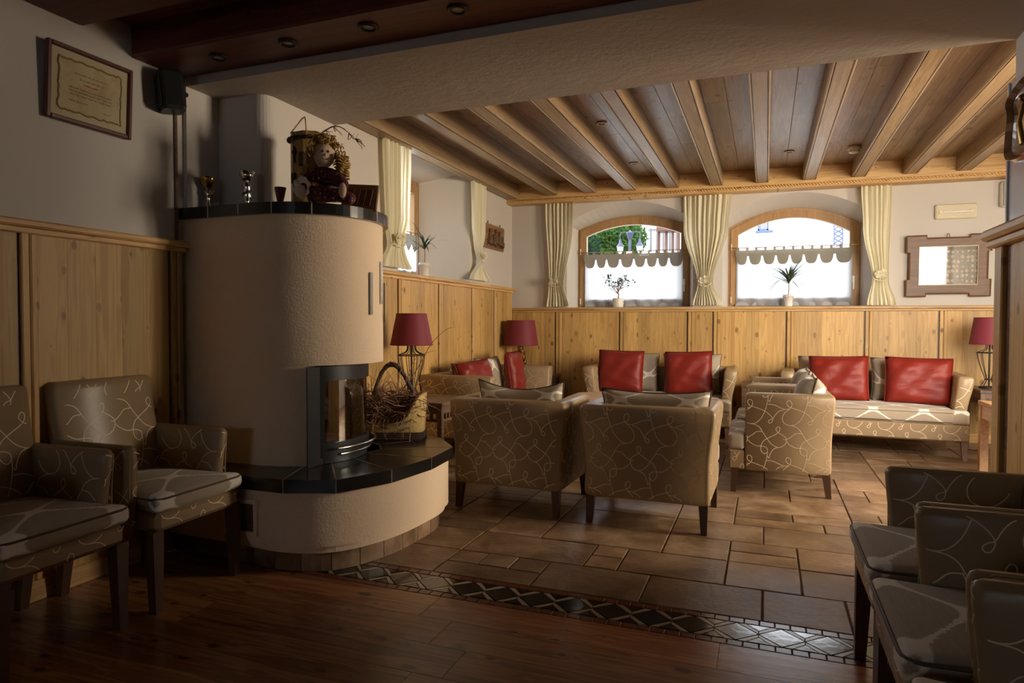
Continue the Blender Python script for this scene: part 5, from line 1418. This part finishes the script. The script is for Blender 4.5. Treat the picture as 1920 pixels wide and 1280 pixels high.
# black speaker high on the left wall with its cable
bs_ = thing('black_speaker', 'small black loudspeaker high on the left wall by the dark ceiling', 'speaker', (-2.875, 2.60, 2.29)); bs_.rotation_euler = (.10, 0, -.55)
MB().loft([ring8(-.062, .062, -.05, .055, 0, .015), ring8(-.066, .066, -.055, .06, .02, .018), ring8(-.066, .066, -.055, .06, .185, .018), ring8(-.060, .060, -.05, .055, .20, .015)], True).build('cabinet', M['blackplastic'], bs_)
MB().cbox(-.055, .055, -.062, -.055, .02, .18, .004).build('grille', flat('black_grille', (.012, .012, .012), .8, bump=.3, bscale=400), bs_)
MB().cbox(-.008, .008, -.064, -.062, .028, .034, .001).build('badge', M['gold'], bs_)
MB().tube([(0, .05, .1), (-.03, .085, .1)], .012, 6).build('wall_bracket', M['blackplastic'], bs_)
tag(MB().cbox(XL, XL + .012, 2.672, 2.690, 1.64, 2.50, .003).build('cable_duct', M['darkwood']), 'dark cable duct running down the left wall from the black speaker', 'cable duct')
# recessed spotlights and smoke detector
def spot(label, loc, mat, group):
    t = thing('ceiling_spotlight', label, 'spotlight', loc, group=group)
    MB().lathe([(.030, 0), (.044, -.002), (.046, -.006), (.034, -.012), (.030, -.006)], 22, cap=False).build('trim_ring', mat, t)
    MB().lathe([(.001, -.004), (.029, -.004), (.029, .0), (.001, .0)], 18).build('lens', flat('frosted_lens', (.55, .52, .46), .3), t)
for k, (x, y) in enumerate(((-2.535, 2.57), (-2.101, 2.554), (-1.657, 2.543), (-1.216, 2.535))): spot(('shadowed black-rimmed spotlight in the dark front beam, right beside the black speaker', 'black-rimmed spotlight in the dark front beam, second from the black speaker', 'black-rimmed spotlight in the dark front beam, third from the black speaker', 'black-rimmed spotlight in the dark front beam, fourth from the black speaker')[k], (x, y, 2.512), M['blackmetal'], 'spotlights in the dark front beam')
for (x, y, lb) in ((-1.29, 5.44, 'white-rimmed spotlight in the pine ceiling above the coffee table'), (-1.297, 6.90, 'white-rimmed spotlight in the pine ceiling in front of the garden window'), (.193, 6.96, 'white-rimmed spotlight in the pine ceiling in the bay next to the smoke detector')): spot(lb, (x, y, 2.862), M['white'], 'spotlights in the pine ceiling')
sd_ = thing('smoke_detector', 'round white smoke detector on the pine ceiling', 'smoke detector', (.755, 7.0, 2.862))
MB().lathe([(.058, 0), (.060, -.022), (.055, -.030), (.001, -.030)], 24).build('base', M['white'], sd_)
MB().lathe([(.048, -.030), (.046, -.050), (.034, -.058), (.001, -.058)], 24).build('sensor_head', M['white'], sd_)
for k in range(8): MB().cbox(.046 * cos(k * PI / 4) - .004, .046 * cos(k * PI / 4) + .004, .046 * sin(k * PI / 4) - .004, .046 * sin(k * PI / 4) + .004, -.048, -.034, .001).build('vent_slot', M['grey'], sd_)
# glazed panel and carved wood on the partition
gp = thing('glazed_panel', 'tall blue-grey glazed panel on the partition above the rail', 'panel', (1.03, 3.28, 1.645))
MB().cbox(-.022, 0, -.30, .30, 0, .63, .003).build('panel_board', flat('blue_grey_panel', (.40, .41, .49), .15, spec=.5), gp)
MB().cbox(-.030, .0, .30, .318, 0, .63, .003).build('edge_strip', flat('pale_edge', (.55, .56, .62), .12, spec=.7), gp)
cw = thing('carved_wood_relief', 'glossy dark brown carved wooden relief hanging on the glazed panel', 'carving', (1.0, 3.22, 1.885))
rs = random.Random(6); pts = [(-.20, .0), (.0, -.02), (.20, .01), (.215, .10), (.19, .20), (.215, .265), (.10, .30), (-.05, .31), (-.20, .30), (-.22, .15)]
pc = [tuple(p) for p in catmull(pts, 3, True)]
VW = flat('varnished_wood', (.10, .04, .016), .12, spec=.6, coat=.6, var=.5, bump=.3, bscale=9)
mb = MB(); mb.prism(pc, -.035, 0, 'x'); mb.build('slab', VW, cw)
inn_ = [(y * .84, .145 + (z - .145) * .84) for y, z in pc]
mb = MB(); bridge(mb, [(-.035, y, z) for y, z in pc], [(-.055, y * .95, .145 + (z - .145) * .95) for y, z in pc]); bridge(mb, [(-.055, y * .95, .145 + (z - .145) * .95) for y, z in pc], [(-.036, y, z) for y, z in inn_]); mb.build('rim', VW, cw)
for k in range(3):
    y = -.13 + k * .07; mb = MB(); mb.tube([(-.038, y, .04), (-.05, y + .01, .12), (-.045, y, .20)], [.022, .020, .010], 7); mb.sphere((-.05, y, .22), .017, 8, 6); mb.build('relief_figure', M['bronze'], cw)
# lamp cable on the floor behind the bright sofa
tag(MB().tube(catmull([(1.86, 7.66, .30), (1.84, 7.60, .02), (1.80, 7.50, .006), (1.88, 7.42, .006), (2.0, 7.5, .01)], 6), .004, 5).build('lamp_cable', M['cable']), 'thin black lamp cable on the floor behind the bright sofa', 'cable')

# ================================================================== OUTSIDE
def at(px, py, Y):
    """the point at depth Y along the photograph's pixel direction"""
    d = _f + _r2 * ((px - 960) / 1243.1) + _u2 * ((640 - py) / 1243.1); return Vector((0, 0, 1.2)) + d * (Y / d.y)
GZ = .75
gnd = struct(MB().box(-40, 40, 8.4, 60, GZ - .2, GZ).build('ground', flat('paving_outside', (.42, .40, .37), .9, var=.1, bscale=2)))
struct(MB().box(-40, -3.7, -10, 8.4, GZ - .2, GZ).build('ground', gnd.data.materials[0]))
struct(MB().box(4.0, 30, -10, 8.4, GZ - .2, GZ).build('ground', gnd.data.materials[0]))
WH = plaster('white_render', (.66, .65, .64), .1, 20)
def leafball(mb, c, r, n, rs, sz, sc=(1, 1, 1)):
    for _ in range(n):
        v = Vector([rs.gauss(0, 1) for _ in range(3)]).normalized() * r * rs.uniform(.75, 1.05)
        p = Vector(c) + Vector((v.x * sc[0], v.y * sc[1], v.z * sc[2]))
        d = Vector([rs.uniform(-1, 1) for _ in range(3)]).normalized(); s_ = d.orthogonal().normalized()
        q = sz * rs.uniform(.6, 1.3); mb.add([tuple(p - d * q), tuple(p + s_ * q * .5), tuple(p + d * q), tuple(p - s_ * q * .5)], [[0, 1, 2, 3]])
rs = random.Random(44)
def tree(name, label, px, py, Y, r, n, sz, mat, sc=(1, 1, 1), blobs=9):
    c = at(px, py, Y); t = thing(name, label, 'tree', (c.x, c.y, GZ))
    mb = MB()
    for k in range(blobs):
        a = rs.uniform(0, 2 * PI); e = rs.uniform(-1, 1); q = r * .6 * rs.random() ** .5
        leafball(mb, (q * cos(a) * sc[0], q * sin(a) * .6, c.z - GZ + q * e * sc[2]), r * .55, n // blobs, rs, sz)
    mb.build('crown', mat, t, kind='stuff')
    core = MB().sphere((0, .2, c.z - GZ), r * .8, 14, 10, (sc[0], .6, sc[2])); core.build('inner_foliage', M['leafout'], t)
    MB().lathe([(.14, 0), (.10, max(.3, c.z - GZ - r * .5))], 8).build('trunk', M['twig'], t)
tree('garden_tree', 'round green tree behind the double lamp post', 1160, 452, 22, .95, 5200, .07, M['leafout'], (1.05, 1, 1.1))
tree('dark_conifer', 'dark green conifer beside the garden tree', 1100, 470, 20, .55, 1600, .06, cloth('conifer_needles', (.012, .026, .018), .2), (.7, 1, 1.4), 6)
# lamp post with two lanterns
c = at(1181, 470, 17); lp = thing('lamp_post', 'dark blue double lantern street lamp in the garden', 'street lamp', (c.x, c.y, GZ))
BL = flat('dark_blue_iron', (.012, .016, .05), .4)
zt = at(1181, 436, 17).z - GZ
MB().lathe([(.07, 0), (.05, .1), (.035, .3), (.035, zt)], 10).build('post', BL, lp)
MB().lathe([(.03, zt - .20), (.09, zt - .02), (.10, zt), (.03, zt + .03), (.001, zt + .07)], 10).build('post_head', BL, lp)
for sx in (-1, 1):
    ox_ = sx * .25; zl = at(1181, 462, 17).z - GZ
    MB().tube(catmull([(0, 0, zt - .12), (sx * .12, 0, zt + .02), (ox_, 0, zt - .02), (ox_, 0, zl + .19)], 5), .012, 6).build('arm', BL, lp)
    MB().lathe([(.03, zl + .19), (.035, zl + .10), (.095, zl + .02), (.10, zl)], 10, (ox_, 0, 0)).build('lantern_hood', BL, lp)
    MB().lathe([(.085, zl), (.075, zl - .10), (.03, zl - .18), (.001, zl - .185)], 10, (ox_, 0, 0)).build('lantern_glass', flat('milky_glass', (.22, .26, .26), .15), lp)
zs_ = at(1181, 478, 17).z - GZ
MB().cbox(-.075, .075, -.06, -.05, zs_ - .12, zs_ + .10, .004).build('post_sign', flat('white_sign', (.8, .78, .76), .5), lp)
MB().cbox(-.06, .06, -.066, -.06, zs_ - .02, zs_ + .06, .004).build('sign_mark', flat('red_sign', (.35, .02, .012), .5), lp)
# pale house with picket balcony and red timber porch, on the right of the garden window
a, b = at(1196, 420, 25), at(1330, 420, 25)
hs = thing('pale_house', 'pale house with a slatted balcony behind the garden', 'house', (a.x, 25.8, GZ))
MB().box(.3, b.x - a.x + .3, 0, 3, 0, 7).build('wall', WH, hs)
z0, z1 = at(1200, 470, 25).z - GZ, at(1200, 424, 25).z - GZ
for k in range(12): MB().cbox(.35 + k * .24, .43 + k * .24, -.25, -.20, z0, z1, .01).build('balcony_slat', flat('grey_slat', (.10, .095, .09), .7) if k == 0 else bpy.data.materials['grey_slat'], hs)
MB().cbox(.3, 3.4, -.26, -.19, z1 - .12, z1 - .04, .01).build('balcony_rail', bpy.data.materials['grey_slat'], hs)
RB = flat('red_brown_timber', (.075, .024, .014), .6)
pa, pb = at(1233, 426, 23.5), at(1268, 434, 23.5)
po_ = thing('timber_porch', 'red-brown timber porch in front of the pale house', 'porch', (pa.x, 23.5, GZ))
MB().cbox(0, pb.x - pa.x, -.3, .3, pb.z - GZ, pa.z - GZ, .02).build('roof_beam', RB, po_)
for x in (.0, .26, .48, .68): MB().cbox(x, x + .09, -.05, .05, 0, pb.z - GZ, .01).build('post', RB, po_)
# white house across the lane, shuttered window
wa, wb_ = at(1362, 420, 21), at(1640, 420, 21)
wh = thing('white_house', 'bright white house filling the view of the right arched window', 'house', (wa.x - .1, 21, GZ))
MB().box(0, wb_.x - wa.x + 2.5, 0, 4, 0, 5.2).build('wall', WH, wh)
sa, sb_ = at(1421, 413, 21), at(1441, 432, 21)
x0, x1, zz0, zz1 = sa.x - wa.x + .1, sb_.x - wa.x + .1, sb_.z - GZ, sa.z - GZ + .35
BG = flat('blue_grey_paint', (.05, .075, .15), .6)
wn = MB()
for (p, q, r_, s_) in ((x0, x0 + .05, zz0, zz1), (x1 - .05, x1, zz0, zz1), (x0, x1, zz0, zz0 + .05), (x0, x1, zz1 - .05, zz1)): wn.cbox(p, q, -.05, .0, r_, s_, .005)
wn = wn.build('house_window', BG, wh)
for k in range(4): MB().cbox(x0 + .07 + k * .06, x0 + .09 + k * .06, -.04, -.02, zz0 + .05, zz1 - .05, .003).build('window_bar', BG, wn)
MB().cbox(x0 - .06, x1 + .12, -.10, 0, zz0 - .06, zz0, .005).build('window_ledge', BG, wn)
va, vb = at(1566, 418, 20.5), at(1582, 462, 20.5)
vt = thing('lattice_trellis', 'pale blue lattice trellis against the white house', 'trellis', (va.x, 20.8, GZ))
for k in range(5):
    z = vb.z - GZ + (va.z - vb.z) * k / 5; d_ = (va.z - vb.z) / 5; ww = vb.x - va.x
    for (A_, B_) in (((0, z), (ww, z + d_)), ((0, z + d_), (ww, z))): MB().tube([(A_[0], 0, A_[1]), (B_[0], 0, B_[1])], .018, 4).build('lattice_bar', BG, vt)
for x in (0, vb.x - va.x): MB().tube([(x, 0, 0), (x, 0, va.z - GZ)], .02, 5).build('upright', BG, vt)
# garden wall seen through the left niche window
struct(MB().box(-8.6, -8.3, -4, 14, GZ, 1.7).build('wall_garden', WH))
